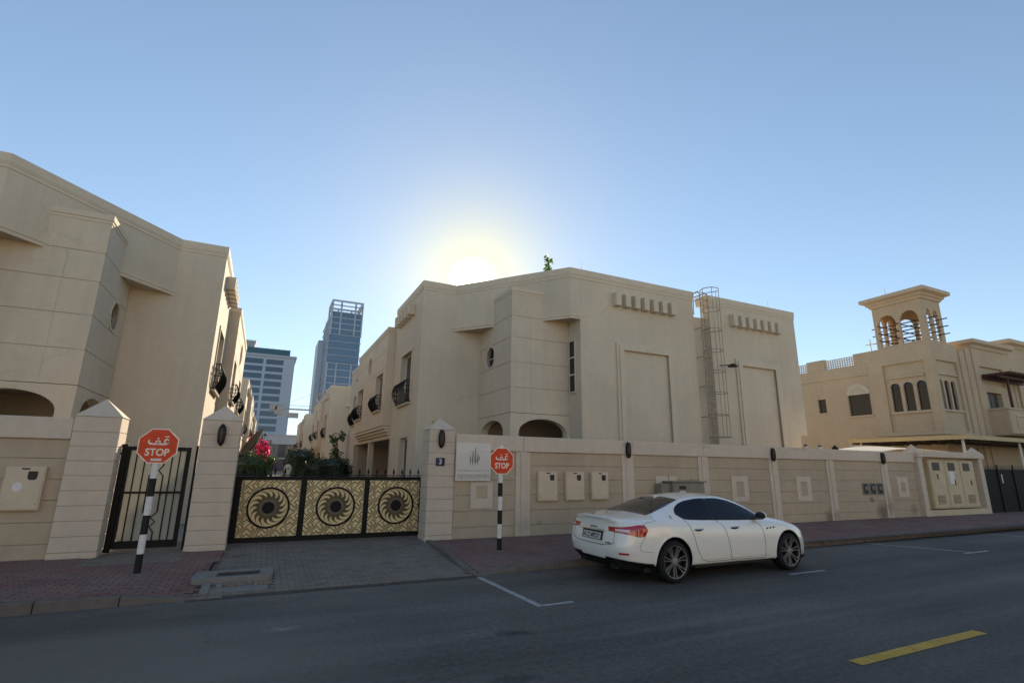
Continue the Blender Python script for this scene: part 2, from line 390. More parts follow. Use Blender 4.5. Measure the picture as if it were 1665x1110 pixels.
def strip(name, mat, pts, wd, z=0.004):
    m = MB(); a, b = Vector(pts[0]), Vector(pts[1]); d = (b-a).normalized(); n = Vector((-d.y, d.x))*wd/2
    N = max(2, int((b-a).length/0.12)); rows = []
    for k in range(N+1):
        c = a+(b-a)*k/N; j = lambda: 1+random.uniform(-0.06, 0.04)
        rows.append((m.P((c.x-n.x*j(), c.y-n.y*j(), z)), m.P((c.x+n.x*j(), c.y+n.y*j(), z))))
    for k in range(N): m.f.append([rows[k][0], rows[k+1][0], rows[k+1][1], rows[k][1]])
    return build(name, m, mat, road, recalc=False)
def worn(name, c, amt):
    t = NT(name); p = t.pos()
    f = t.ramp(t.noise(p, 28, 5, 0.75), [(amt-0.10, 0.0), (amt+0.10, 1.0)])
    c2 = t.mix(1.0, c, t.ramp(t.noise(p, 6, 4), [(0.3, 0.8), (0.7, 1.1)]), 'MULTIPLY')
    t.setc(t.mix(f, (0.055, 0.052, 0.05), c2)); t.b.inputs['Roughness'].default_value = 0.75
    return t.m
M['mark_white'] = worn('worn_white_marking', (0.40, 0.39, 0.37), 0.40)
M['mark_yellow'] = worn('worn_yellow_marking', (0.52, 0.33, 0.035), 0.36)
strip('parking_line', M['mark_white'], [(3.66, 8.98), (3.74, 6.86)], 0.10)
strip('parking_line', M['mark_white'], [(3.795, 6.90), (4.30, 6.915)], 0.09)
strip('parking_line', M['mark_white'], [(9.15, 7.08), (10.2, 7.10)], 0.09)
strip('parking_line', M['mark_white'], [(15.05, 9.30), (15.95, 7.26)], 0.10)
strip('parking_line', M['mark_white'], [(15.55, 7.20), (16.7, 7.22)], 0.09, 0.0055)
strip('parking_line', M['mark_white'], [(21.1, 9.42), (22.0, 7.38)], 0.10)
strip('parking_line', M['mark_white'], [(21.6, 7.33), (22.7, 7.35)], 0.09, 0.0055)
strip('lane_dash', M['mark_yellow'], [(5.66, 3.735), (8.16, 3.775)], 0.15)
strip('lane_dash', M['mark_yellow'], [(14.2, 3.90), (16.7, 3.95)], 0.15)

# ---- pavements with real pavers
def hkR(x): return 0.13*sm(3.55, 5.3, x)+0.012
def hkL(x): return 0.13*sm(-0.55, -1.9, x)+0.012 if x > -1.9 else 0.142
def xr(y): return 3.62+0.055*(y-9.0)           # driveway right edge
def xl(y): return -0.70+0.05*(y-9.0)           # driveway left edge
def zR(x, y):
    t = sm(9.1, 11.2, y); return hkR(x)*(1-t)+0.142*t
def zL(x, y):
    t = sm(9.1, 11.0, y); return hkL(x)*(1-t)+0.142*t
def zD(x, y): return 0.014+0.116*sm(8.6, 13.8, y)
def paver_field(name, mat, x0, x1, y0, y1, inside, zf, parent, L=0.2, W=0.1, rot=False, gap=0.005):
    m = MB(); R = random.Random(5)
    ny = int((y1-y0)/W); nx = int((x1-x0)/L)+1
    for j in range(ny):
        for i in range(nx):
            cx = x0+(i+0.5*(j % 2))*L+L/2; cy = y0+j*W+W/2
            if rot: cx, cy = x0+j*W+W/2, y0+(i+0.5*(j % 2))*L+L/2
            if not inside(cx, cy): continue
            hx, hy = (L/2-gap/2, W/2-gap/2) if not rot else (W/2-gap/2, L/2-gap/2)
            dz = R.uniform(-0.0025, 0.0025); tx, ty = R.uniform(-0.012, 0.012), R.uniform(-0.02, 0.02)
            b = 0.006
            q = [(-1,-1), (1,-1), (1,1), (-1,1)]
            top = [m.P((cx+sx*(hx-b), cy+sy*(hy-b), zf(cx+sx*hx, cy+sy*hy)+dz+tx*sx*hx+ty*sy*hy)) for sx,sy in q]
            low = [m.P((cx+sx*hx, cy+sy*hy, zf(cx+sx*hx, cy+sy*hy)+dz-0.016)) for sx,sy in q]
            m.f.append(top)
            for k in range(4): m.f.append([low[k], low[(k+1)%4], top[(k+1)%4], top[k]])
    return build(name, m, mat, parent, recalc=False, kind='stuff')
def sheet(name, mat, x0, x1, y0, y1, zf, dz, nx=30, ny=10):
    m = MB(); I = [[m.P((x0(y0+(y1-y0)*j/ny)+(x1(y0+(y1-y0)*j/ny)-x0(y0+(y1-y0)*j/ny))*i/nx, y0+(y1-y0)*j/ny, 0)) for i in range(nx+1)] for j in range(ny+1)]
    for p in m.v: p.z = zf(p.x, p.y)+dz
    for j in range(ny):
        for i in range(nx): m.f.append([I[j][i], I[j][i+1], I[j+1][i+1], I[j+1][i]])
    return tag(build(name, m, mat, recalc=False), kind='structure')
paveR = sheet('pavement', M['joint'], xr, lambda y: 40.0, 9.2, 12.9, zR, -0.012, 80, 12)
paver_field('pavers', M['paver_red'], 3.2, 26.0, 9.1, 12.75, lambda x, y: x > xr(y)+0.1 and y > yk(x)+0.15, zR, paveR)
m = MB(); m.box(26.0, 140, 0, 1, -0.1, 0.14)
m.v = [Vector((p.x, (12.75 if p.y > .5 else yk(p.x)+0.12), p.z)) for p in m.v]
build('pavement_far_stretch', m, M['paver_red'], paveR)
paveL = sheet('pavement', M['joint'], lambda y: -22.0, xl, 9.05, 12.95, zL, -0.012, 60, 12)
paver_field('pavers', M['paver_red'], -12.0, 0.0, 8.95, 12.75, lambda x, y: x < xl(y)-0.02 and y > yk(x)+0.13 and not (x > -2.7 and x < -1.2 and y > 11.6), zL, paveL)
paver_field('pavers', M['paver_grey'], -2.75, -1.15, 11.6, 14.6, lambda x, y: -2.68 < x < -1.22, zL, paveL)
drive = sheet('driveway', M['joint'], lambda y: xl(y)-0.05, lambda y: xr(y)+0.05, 8.95, 14.4, zD, -0.012, 20, 20)
paver_field('pavers', M['paver_grey'], -0.9, 4.2, 8.85, 14.3, lambda x, y: xl(y)+0.04 < x < xr(y)-0.04 and y > yk(x)+0.06 and not (-0.80 < x < 0.40 and 9.36 < y < 10.50), zD, drive)
# mortar bed under the missing pavers round the drain slab
m = MB()
for (a, b, c, d) in ((-0.5, 0.30, 9.33, 9.80),): m.box(a, b, c, d, -0.02, 0.028)
build('mortar_patch', m, M['concrete'], drive)

# ---- kerb stones, one object each
def kerb_stone(x0, x1, hf, parent, back=0.15):
    m = MB(); e = 0.004; x0 += e; x1 -= e
    z0, z1 = hf(x0), hf(x1)
    y0, y1 = yk(x0)+random.uniform(-.004, .004), yk(x1)+random.uniform(-.004, .004)
    m.hexa([(x0,y0,-0.1),(x1,y1,-0.1),(x1,y1+back,-0.1),(x0,y0+back,-0.1),(x0,y0+0.02,z0+.004),(x1,y1+0.02,z1+.004),(x1,y1+back,z1+.004),(x0,y0+back,z0+.004)])
    return build('kerb_stone', m, M['kerb'], parent, bevel=0.016, segs=2)
x = 3.62
while x < 44: kerb_stone(x, x+0.9, hkR, paveR); x += 0.9
x = -0.62
while x > -16: kerb_stone(x-0.9, x, hkL, paveL); x -= 0.9
for k in range(6):        # edging stones between the driveway and the red pavement
    y0 = 9.2+k*0.62; y1 = y0+0.61
    m = MB(); za, zb = max(zR(xr(y0)+.08, y0), .03), max(zR(xr(y1)+.08, y1), .03)
    j = random.uniform(-.012, .012)
    m.hexa([(xr(y0)-.05+j,y0,-.1),(xr(y0)+.09+j,y0,-.1),(xr(y1)+.09,y1,-.1),(xr(y1)-.05,y1,-.1),(xr(y0)-.05+j,y0,za+.012),(xr(y0)+.09+j,y0,za+.012),(xr(y1)+.09,y1,zb+.012),(xr(y1)-.05,y1,zb+.012)])
    build('edging_stone', m, M['kerb'], drive, bevel=0.014)
m = MB(); m.hexa([(-0.62,9.30,-.1),(-0.50,9.30,-.1),(-0.50,9.80,-.1),(-0.62,9.80,-.1),(-0.62,9.30,.05),(-0.50,9.30,.05),(-0.50,9.80,.085),(-0.62,9.80,.085)])
build('edging_stone', m, M['concrete'], drive, bevel=0.01)
# broken pavers lying loose in front of the drain slab
R = random.Random(3)
for k in range(9):
    cx = -0.38+k*0.085; cy = 9.68+R.uniform(-0.03, 0.03); a = R.uniform(-.3, .3); s = R.uniform(0.025, 0.045)
    m = MB(); m.box(-s*1.3, s*1.3, -s, s, 0, 0.05)
    m.v = [Vector((cx+p.x*math.cos(a)-p.y*math.sin(a), cy+p.x*math.sin(a)+p.y*math.cos(a), 0.02+p.z*R.uniform(.7, 1.2)+p.x*R.uniform(-.2, .2))) for p in m.v]
    build('broken_paver', m, M['paver_grey'] if k % 3 else M['concrete'], drive, bevel=0.008)

# ---- the plots behind the boundary walls
m = MB(); m.box(-60, 33, 14.36, 160, -0.2, 0.12); m.box(-60, -2.75, 12.93, 14.355, -0.2, 0.12); m.box(4.3, 33, 12.93, 14.355, -0.2, 0.12)
tag(build('lane', m, M['lane_paving']), kind='structure')
m = MB(); m.box(33.01, 140, 12.78, 90, -0.2, 0.125); tag(build('yard', m, M['lane_paving']), kind='structure')

# ---- drain slab on the driveway's edge
t = thing('drain_slab', 'raised grey concrete drain slab with a dark grating set beside the driveway', 'drain', (-0.2, 10.1, 0.02))
def rrect(x0, x1, y0, y1, r, n=5):
    out = []
    for cx, cy, a in ((x1-r,y0+r,-PI/2), (x1-r,y1-r,0), (x0+r,y1-r,PI/2), (x0+r,y0+r,PI)):
        out += [(cx+r*math.cos(a+PI/2*k/n), cy+r*math.sin(a+PI/2*k/n)) for k in range(n+1)]
    return out
m = MB(); m.slab([rrect(-0.80, 0.36, 9.80, 10.48, 0.10), rect(-0.47, 0.16, 9.94, 10.34)], lambda u,v,d: (u+0.05*(v-9.8), v, d), 0.03, 0.135)
build('slab', m, M['concrete'], t, bevel=0.015, segs=2)
m = MB(); m.box(-0.44, 0.16, 9.94, 10.36, 0.03, 0.085)
pit = build('pit', m, M['black_paint'], t)
for k in range(15):
    xx = -0.445+k*0.042; m = MB(); m.box(xx, xx+0.022, 9.945, 10.355, 0.09, 0.122); build('grating_bar', m, M['boxdark'], t)
# ================================================================ the two-storey houses of the compound
M['pane_sky'] = M['glass']
def balcony(T, parent, y0, y1, z0, z1, bulge=0.29, X=5.0):
    """bellied iron balcony basket on a lane face (outward is -x)"""
    m = MB(T)
    def prof(k):     # outward offset as a function of height 0..1
        return bulge*(0.35+0.65*math.sin(PI*min(1, (1-k)*0.78+0.20))**1.3)
    N = 13
    for i in range(N+1):
        y = y0+(y1-y0)*i/N
        m.poly_tube([(X-prof(k/8), y, z0+(z1-z0)*k/8) for k in range(9)], 0.014, 5)
    for y in (y0, y1):
        for k in range(0, 9, 2):
            m.tube((X+0.02, y, z0+(z1-z0)*k/8), (X-prof(k/8), y, z0+(z1-z0)*k/8), 0.014, 5)
        for q in (0.33, 0.66):
            m.poly_tube([(X-prof(k/8)*q, y, z0+(z1-z0)*k/8) for k in range(9)], 0.012, 5)
    for k in (0, 1):
        zz = z0 if k == 0 else z1
        m.tube((X-prof(k), y0-.02, zz), (X-prof(k), y1+.02, zz), 0.028, 6)
    m.tube((X-prof(.82), y0-.02, z0+(z1-z0)*.82), (X-prof(.82), y1+.02, z0+(z1-z0)*.82), 0.018, 6)
    o = build('balcony', m, M['black'], parent)
    f = MB(T); f.box(X-prof(0)-0.02, X-0.006, y0-.03, y1+.03, z0-0.09, z0-0.03); build('floor_slab', f, M['house_trim'], o, bevel=.008)
    return o

def make_house(T, label, cat='house'):
    root = thing('row_house', label, cat, T(Vector((10.0, 15.0, 0.12))))
    B = lambda name, m, mat='house', par=root, bev=0.0: build(name, m, M[mat], par, bevel=bev)
    TH = 0.30
    fx = lambda X: (lambda u, v, d: (X+d, u, v))       # lane face, u = y
    fy = lambda Y: (lambda u, v, d: (u, Y+d, v))       # street face, u = x
    z0 = -0.02
    # --- recessed front part beside the lane
    m = MB(T); m.slab([[(5.30, z0), (7.4495, z0), (7.4495, 7.2), (6.349, 7.2), (6.349, 8.73), (5.30, 8.73)]], fy(18.8), 0, TH); B('recess_wall', m)
    # --- lane wall, near section
    wins = [rect(20.0, 21.75, 4.36, 6.45), rect(20.0, 21.3, 0.95, 2.97)]
    m = MB(T); m.slab([rect(18.8, 23.30, z0, 8.73)]+wins, fx(5.0), 0, TH); B('lane_wall', m)
    # --- projecting block over the carport
    bw = [rect(23.95, 25.6, 4.55, 6.12), rect(29.2, 31.0, 4.55, 6.05)]
    m = MB(T); m.slab([rect(23.30, 31.50, 3.62, 7.88)]+bw+[oval(27.5, 6.98, 0.52, 0.46, 24)], fx(4.65), 0, 0.34); 
    blk = B('block_wall', m)
    m = MB(T); m.box(4.995, 5.3, 23.302, 31.5, 3.05, 3.62); m.box(4.652, 5.02, 23.302, 23.6, 3.63, 7.88); m.box(4.652, 5.02, 31.2, 31.498, 3.63, 7.88); m.box(4.99, 5.3, 23.302, 31.498, 6.6, 7.9); B('block_return', m)
    for k, zz in enumerate((3.30, 3.42, 3.55)):      # stepped corbels
        m = MB(T); m.box(4.98-0.10*(k+1), 5.02, 23.32+0.02*(2-k), 31.48, zz-0.07, zz+0.05); B('corbel', m, 'house_trim', bev=.01)
    m = MB(T); m.slab([oval(27.5, 6.98, 0.56, 0.50, 24), oval(27.5, 6.98, 0.50, 0.44, 24)], fx(4.65), -0.03, 0.05); B('oval_surround', m, 'house_trim')
    m = MB(T); m.slab([oval(27.5, 6.98, 0.55, 0.5, 24)], fx(4.65), 0.12, 0.16); B('oval_niche', m)
    for zz in (7.15, 6.28, 5.40, 4.45):
        m = MB(T)
        segs = [(23.31, 31.49)]
        for a, b, zl, zh in ((23.95, 25.6, 4.5, 6.12), (29.2, 31.0, 4.5, 6.05), (26.93, 28.07, 6.46, 7.5)):
            if zl-.02 < zz < zh+.02:
                segs = [s for (p, q) in segs for s in ((p, min(q, a)), (max(p, b), q)) if s[1]-s[0] > .02]
        for p, q in segs: m.box(4.645, 4.6485, p, q, zz-0.012, zz+0.012)
        B('joint_line', m, 'groove')
    # block cornice
    m = MB(T); m.sweep([(5.28, 23.299), (4.649, 23.299), (4.649, 31.501), (5.28, 31.501)], [(-0.01, 7.88), (0.015, 7.88), (0.015, 7.93), (0.006, 7.935), (0.006, 7.965), (0.03, 7.975), (0.03, 8.17), (-0.32, 8.17), (-0.32, 7.88)], side=-1); B('block_cornice', m, 'house_trim')
    # --- carport
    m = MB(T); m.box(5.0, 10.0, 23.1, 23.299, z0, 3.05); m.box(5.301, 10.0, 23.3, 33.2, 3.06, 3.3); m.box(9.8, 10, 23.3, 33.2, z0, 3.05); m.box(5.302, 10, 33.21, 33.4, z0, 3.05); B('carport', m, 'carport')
    m = MB(T); m.box(5.02, 5.28, 28.2, 28.48, z0, 3.05); B('carport_post', m, 'house_trim', bev=.01)
    # --- lane wall, far section
    m = MB(T); m.slab([[(31.502, 3.06), (31.502, 7.88), (36.5, 7.88), (36.5, z0), (33.2, z0), (33.2, 3.06)], rect(33.4, 34.9, 4.4, 6.2)], fx(5.0), 0, TH); B('lane_wall', m)
    m = MB(T); m.sweep([(4.999, 31.52), (4.999, 36.501), (20.0, 36.501)], [(-0.01, 7.88), (0.015, 7.88), (0.015, 7.93), (0.006, 7.935), (0.006, 7.965), (0.03, 7.975), (0.03, 8.17), (-0.32, 8.17), (-0.32, 7.88)], side=-1); B('rear_cornice', m, 'house_trim')
    # --- windows on the lane
    def window(y0, y1, a, b, X, mull=1, depth=0.2):
        fr = MB(T)
        fr.slab([rect(y0-.002, y1+.002, a-.002, b+.002)]+[rect(y0+.06+(y1-y0-.06)*k/(mull+1), y0+(y1-y0-.06)*(k+1)/(mull+1), a+.06, b-.06) for k in range(mull+1)], fx(X), depth, depth+.06)
        o = B('window', fr, 'frame_white')
        for k in range(mull+1):
            p = MB(T); ya, yb = y0+.055+(y1-y0-.06)*k/(mull+1), y0+.005+(y1-y0-.06)*(k+1)/(mull+1)
            p.box(X+depth+.02, X+depth+.035, ya, yb, a+.055, b-.055); build('pane', p, M['glass'], o)
        return o
    window(20.0, 21.75, 4.36, 6.45, 5.0); window(20.0, 21.3, 0.95, 2.97, 5.0)
    window(23.95, 25.6, 4.55, 6.12, 4.65); window(29.2, 31.0, 4.55, 6.05, 4.65); window(33.4, 34.9, 4.4, 6.2, 5.0)
    balcony(T, root, 19.95, 22.0, 4.36, 5.2)
    balcony(T, root, 23.9, 25.65, 4.40, 5.05, X=4.65); balcony(T, root, 29.15, 31.05, 4.40, 5.05, X=4.65); balcony(T, root, 33.3, 35.0, 4.35, 5.1)
    m = MB(T); m.slab([rect(19.9, 21.85, 4.36, 6.56), rect(20.0, 21.75, 4.30, 6.45)] if False else [[(19.9,4.42),(20.0,4.42),(20.0,6.45),(21.75,6.45),(21.75,4.42),(21.85,4.42),(21.85,6.55),(19.9,6.55)]], fx(5.0), -0.04, -0.001); B('window_surround', m, 'house_trim')
    m = MB(T); m.box(4.94, 5.0, 19.93, 21.37, 0.87, 0.945); B('sill', m, 'house_trim', bev=.01)
    for k in range(5):       # dentils under the cornice
        m = MB(T); y = 19.95+k*0.56; m.box(4.72, 4.999, y, y+0.28, 7.92, 8.38); B('dentil', m, 'house_trim', bev=.01)
    for k in range(3):
        m = MB(T); y = 32.2+k*0.56; m.box(4.78, 4.999, y, y+0.28, 7.1, 7.5); B('dentil', m, 'house_trim', bev=.01)
    # --- street front, two flat faces and the ladder slot between them
    m = MB(T); m.slab([[(9.8, z0), (15.3, z0), (15.3, 8.73), (9.4, 8.73), (9.4, 7.2), (9.8, 7.2)]], fy(15.0), 0, TH); B('front_wall', m)
    m = MB(T); m.slab([[(16.1, z0), (21.05, z0), (21.05, 3.40), (21.5, 3.40), (21.5, 8.73), (16.1, 8.73)]], fy(15.0), 0, TH); B('front_wall', m)
    m = MB(T); m.box(15.301, 16.099, 15.24, 15.5, z0, 8.06); B('slot_wall', m)
    m = MB(T); m.slab([rect(15.3005, 36.5, z0, 3.395)], fx(20.75), 0, TH); m.slab([rect(15.3005, 36.5, 3.405, 8.73)], fx(21.2), 0, TH); m.box(20.76, 21.19, 15.301, 36.5, 3.4, 3.6); B('side_wall', m)
    m = MB(T); m.box(5.31, 21.1, 36.2, 36.498, z0, 8.15); B('rear_wall', m)
    m = MB(T); m.slab([rect(15.3005, 15.8395, z0, 7.2), rect(15.28, 15.76, 4.48, 6.45)] if False else [[(15.3005, z0), (15.84, z0), (15.84, 7.2), (15.3005, 7.2)]], fx(9.8), 0, TH)
    B('window_return', m)
    # narrow staircase window in the return
    fr = MB(T); fr.slab([rect(15.31, 15.74, 4.48, 6.42)]+[rect(15.35, 15.70, 4.53+k*.63, 5.12+k*.63) for k in range(3)], fx(9.8), -0.06, -0.005); o = B('window', fr, 'house_trim')
    for zz in (5.125, 5.755):
        mm = MB(T); mm.box(9.735, 9.7395, 15.35, 15.70, zz-.005, zz+.04); build('glazing_bar', mm, M['frame_white'], o)
    for k in range(3):
        p = MB(T); p.box(9.765, 9.78, 15.346, 15.705, 4.525+k*.63, 5.125+k*.63); build('pane', p, M['glass'], o)
    # raised panel frames and dentils on the street front
    for (a, b, c, d) in ((11.33, 11.56, 13.83, 14.11), (17.44, 17.68, 19.86, 20.13)):
        m = MB(T)
        m.slab([[(a, 0.3), (b, 0.3), (b, 6.22), (c, 6.22), (c, 0.3), (d, 0.3), (d, 6.44), (a, 6.44)]], fy(15.0), -0.075, -0.001)
        fo = B('panel_frame', m, 'house_trim', bev=.012)
        m = MB(T); m.slab([[(a+.10, 0.3), (b+.08, 0.3), (b+.08, 6.14), (c-.08, 6.14), (c-.08, 0.3), (d-.10, 0.3), (d-.10, 6.33), (a+.10, 6.33)]], fy(15.0), -0.12, -0.0755); build('moulding', m, M['house_trim'], fo, bevel=.01)
    for (s, e) in ((11.26, 14.14), (17.34, 20.27)):
        for k in range(7):
            x = s+(e-s-0.22)*k/6
            m = MB(T); m.hexa([(x,14.74,7.80),(x+.24,14.74,7.80),(x+.24,14.999,7.80),(x,14.999,7.80),(x,14.74,8.30),(x+.24,14.74,8.30),(x+.24,14.999,8.34),(x,14.999,8.34)]); B('dentil', m, 'house_trim', bev=.012)
    # --- upper diagonal wall with its soffit and string course
    m = MB(T); m.slab([[(0, 7.2), (4.872, 7.2), (4.872, 8.73), (0, 8.73)]], lambda u, v, d: (6.35+u*3.05/4.872+d*3.8/4.872, 18.8-u*3.8/4.872+d*3.05/4.872, v), 0, 0.30); B('diagonal_wall', m)
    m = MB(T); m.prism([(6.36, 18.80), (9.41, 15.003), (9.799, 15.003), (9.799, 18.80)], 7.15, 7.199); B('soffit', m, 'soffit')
    m = MB(T); m.sweep([(6.2, 18.799), (6.35, 18.799), (9.4, 14.999), (9.80, 14.999)], [(-0.01, 7.10), (0.02, 7.10), (0.02, 7.15), (0.01, 7.155), (0.01, 7.19), (0.035, 7.20), (0.035, 7.27), (-0.01, 7.27)], side=1); B('string_course', m, 'house_trim')
    # --- corner bay in courses with recessed joints
    joints = [3.70, 4.59, 5.48, 6.38, 7.16]
    m = MB(T); m.slab([rect(15.845, 18.79, 3.72, 8.05), oval(17.65, 5.93, 0.43, 0.425, 28)], fx(7.45), 0.02, 0.25); m.slab([rect(7.72, 9.79, 3.72, 8.05)], fy(15.84), 0.02, 0.25); core = B('bay_core', m, 'groove')
    g = 0.008
    for k in range(5):
        a = joints[k]+g; b = (joints[k+1]-g) if k < 4 else 8.09
        far = 18.799 if k < 4 else 17.6
        hole = [oval(17.65, 5.93, 0.40, 0.40, 28)] if k == 2 else []
        m = MB(T); m.slab([rect(15.84, far, a, b)]+hole, fx(7.45), 0, 0.0195); B('wall_panel', m)
        fr = 9.799 if k < 4 else 9.0
        m = MB(T); m.slab([rect(7.45, 8.22-.002 if k < 4 else fr, a, b)], fy(15.84), -0.0005, 0.0195); B('wall_panel', m)
        if k < 4:
            m = MB(T); m.slab([rect(8.22+.002, fr, a, b)], fy(15.84), 0, 0.0195); B('wall_panel', m)
    m = MB(T); m.slab([oval(17.65, 5.93, 0.46, 0.45, 32), oval(17.65, 5.93, 0.40, 0.39, 32)], fx(7.45), -0.03, -0.001); B('oval_surround', m, 'house_trim')
    m = MB(T); m.slab([oval(17.65, 5.93, 0.44, 0.43, 32)], fx(7.45), 0.14, 0.16); o = B('pane', m, 'glass')
    for k in (0, 1):
        mm = MB(T)
        if k: mm.box(7.575, 7.589, 17.635, 17.665, 5.52, 6.34)
        else: mm.box(7.573, 7.588, 17.24, 18.06, 5.915, 5.945)
        build('glazing_bar', mm, M['frame_white'], o)
    m = MB(T); m.slab([rect(15.84, 18.799, z0, 3.70-g), arch(16.42, 18.42, 0.1, 3.08, 3.53, 20)], fx(7.45), 0, 0.28); B('arch_wall', m)
    m = MB(T); m.slab([rect(7.7305, 9.799, z0, 3.70-g), arch(7.78, 9.68, 0.1, 3.05, 3.53, 20)], fy(15.84), -0.0005, 0.28); 
    B('arch_wall', m)
    m = MB(T); m.box(7.4505, 7.7303, 15.8395, 15.8399, z0, 3.689)
    B('arch_reveal', m)
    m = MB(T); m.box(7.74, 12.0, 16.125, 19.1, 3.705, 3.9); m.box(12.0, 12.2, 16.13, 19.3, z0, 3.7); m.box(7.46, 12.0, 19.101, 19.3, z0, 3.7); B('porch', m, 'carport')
    # bay top and its cornice
    m = MB(T); m.box(7.46, 9.3, 15.85, 18.2, 8.0, 8.085); B('bay_roof', m)
    m = MB(T); m.sweep([(7.449, 17.55), (7.449, 15.839), (8.9, 15.839)], [(-0.01, 8.0), (0.015, 8.0), (0.015, 8.04), (0.006, 8.045), (0.006, 8.08), (0.03, 8.09), (0.03, 8.24), (-0.25, 8.24), (-0.25, 8.0)], side=1); B('bay_cornice', m, 'house_trim')
    # --- roof and main cornice
    m = MB(T); m.prism([(5.3, 19.0), (6.45, 19.05), (9.6, 15.3), (21.2, 15.3), (21.2, 36.2), (5.3, 36.2)], 7.95, 8.0); B('roof', m, 'soffit')
    prof = [(-0.01, 8.66), (0.018, 8.66), (0.018, 8.70), (0.008, 8.705), (0.008, 8.755), (0.022, 8.76), (0.022, 8.80), (0.032, 8.81), (0.032, 9.03), (-0.30, 9.03), (-0.30, 8.66)]
    m = MB(T); m.sweep([(5.6, 23.24), (4.999, 23.24), (4.999, 18.799), (6.35, 18.799), (9.4, 14.999), (15.3, 14.999), (15.3, 15.6)], prof, side=1); B('cornice', m, 'house_trim')
    m = MB(T); m.sweep([(16.1, 15.6), (16.1, 14.999), (21.5, 14.999), (21.5, 36.0)], prof, side=1); B('cornice', m, 'house_trim')
    return root
TR = lambda p: p
TL = lambda p: Vector((3.14-p.x, p.y, p.z))
hR = make_house(TR, 'large beige two-storey house with the caged ladder, behind the white car')
hL = make_house(TL, 'beige two-storey house cut off by the left edge, behind the left stop sign')
shift_copy(hR, 0, 30.7, 0, 'second beige house back along the right side of the lane')
shift_copy(hR, 0, 61.4, 0, 'third and farthest beige house back on the right of the lane')
shift_copy(hL, 0, 30.7, 0, 'second sunlit beige house back along the left side of the lane')
shift_copy(hL, 0, 61.4, 0, 'third and farthest sunlit beige house on the left of the lane')
for o in list(col.objects):
    if o.name.startswith('row_house'): o['group'] = 'houses along the lane'
# unseen copies of the houses across the street, added to bounce warm sunlight
for src, lab in ((hR, 'sunlit beige house across the street, unseen, added to bounce sunlight onto the car'), (hL, 'sunlit beige house across the street, unseen, added to bounce sunlight onto the facades')):
    c = copy_tree(src); c.rotation_euler = (0, 0, PI); c.location = (10-src.location.x, -src.location.y, src.location.z); c['label'] = lab; c['group'] = 'unseen houses across the street'

# ---- caged ladder in the slot
t = thing('caged_ladder', 'tall steel caged access ladder fixed in the slot of the big house front', 'ladder', (15.9, 14.75, 2.3))
lx0, lx1, ly = 15.52, 15.94, 14.80
for x in (lx0, lx1):
    m = MB(); m.poly_tube([(x,ly,2.2), (x,ly,8.95), (x,ly+.12,9.05), (x,ly+.7,9.05)], 0.027, 8); build('rail', m, M['steel'], t, smooth=True)
m = MB(); m.poly_tube([(lx0-.19,15.0,8.05), (lx0-.19,14.96,8.95), (lx0-.02,14.85,9.05)], 0.02, 6); build('handrail', m, M['steel'], t)
for k in range(24):
    m = MB(); z = 2.45+k*0.285; m.tube((lx0,ly,z), (lx1,ly,z), 0.017, 6); build('rung', m, M['steel'], t)
for k in range(8):
    z = 3.10+k*0.85
    m = MB(); c = ((lx0+lx1)/2, ly); pts = [(lx0, ly, z)]
    for j in range(11):
        a = PI+PI*j/10; pts.append((c[0]+0.06+0.37*math.cos(a), c[1]-0.26+0.36*math.sin(a), z))
    pts.append((lx1, ly, z)); m.poly_tube(pts, 0.016, 6); build('cage_hoop', m, M['steel'], t)
for a in (PI, PI*1.33, PI*1.67, 2*PI):
    m = MB(); x, y = (lx0+lx1)/2+0.06+0.37*math.cos(a), ly-0.26+0.36*math.sin(a)
    m.tube((x,y,3.10), (x,y,9.07), 0.015, 6); build('cage_strap', m, M['steel'], t)
for k in range(6):
    z = 2.7+k*1.2
    for x in (lx0, lx1):
        m = MB(); m.tube((x,ly,z), (x,15.236,z), 0.016, 6); build('bracket', m, M['steel'], t)
m = MB(); m.box(16.28, 16.34, 15.02, 15.2, 2.2, 8.9)
# ---- small lamp beside the ladder
t = thing('wall_lamp', 'small dark shaded lamp on an arm beside the caged ladder', 'lamp', (16.75, 14.7, 5.95), 'wall lamps')
m = MB(); m.tube((16.55,14.998,6.05), (16.75,14.62,6.03), 0.02, 6); build('arm', m, M['lamp_iron'], t)
m = MB(); m.lathe([(0.02,0.12),(0.09,0.10),(0.21,0.0),(0.20,-0.01),(0.02,0.05)], lambda a,b,h: (16.78+a, 14.55+b, 5.96+h), 16); build('lamp_shade', m, M['lamp_iron'], t, smooth=True)
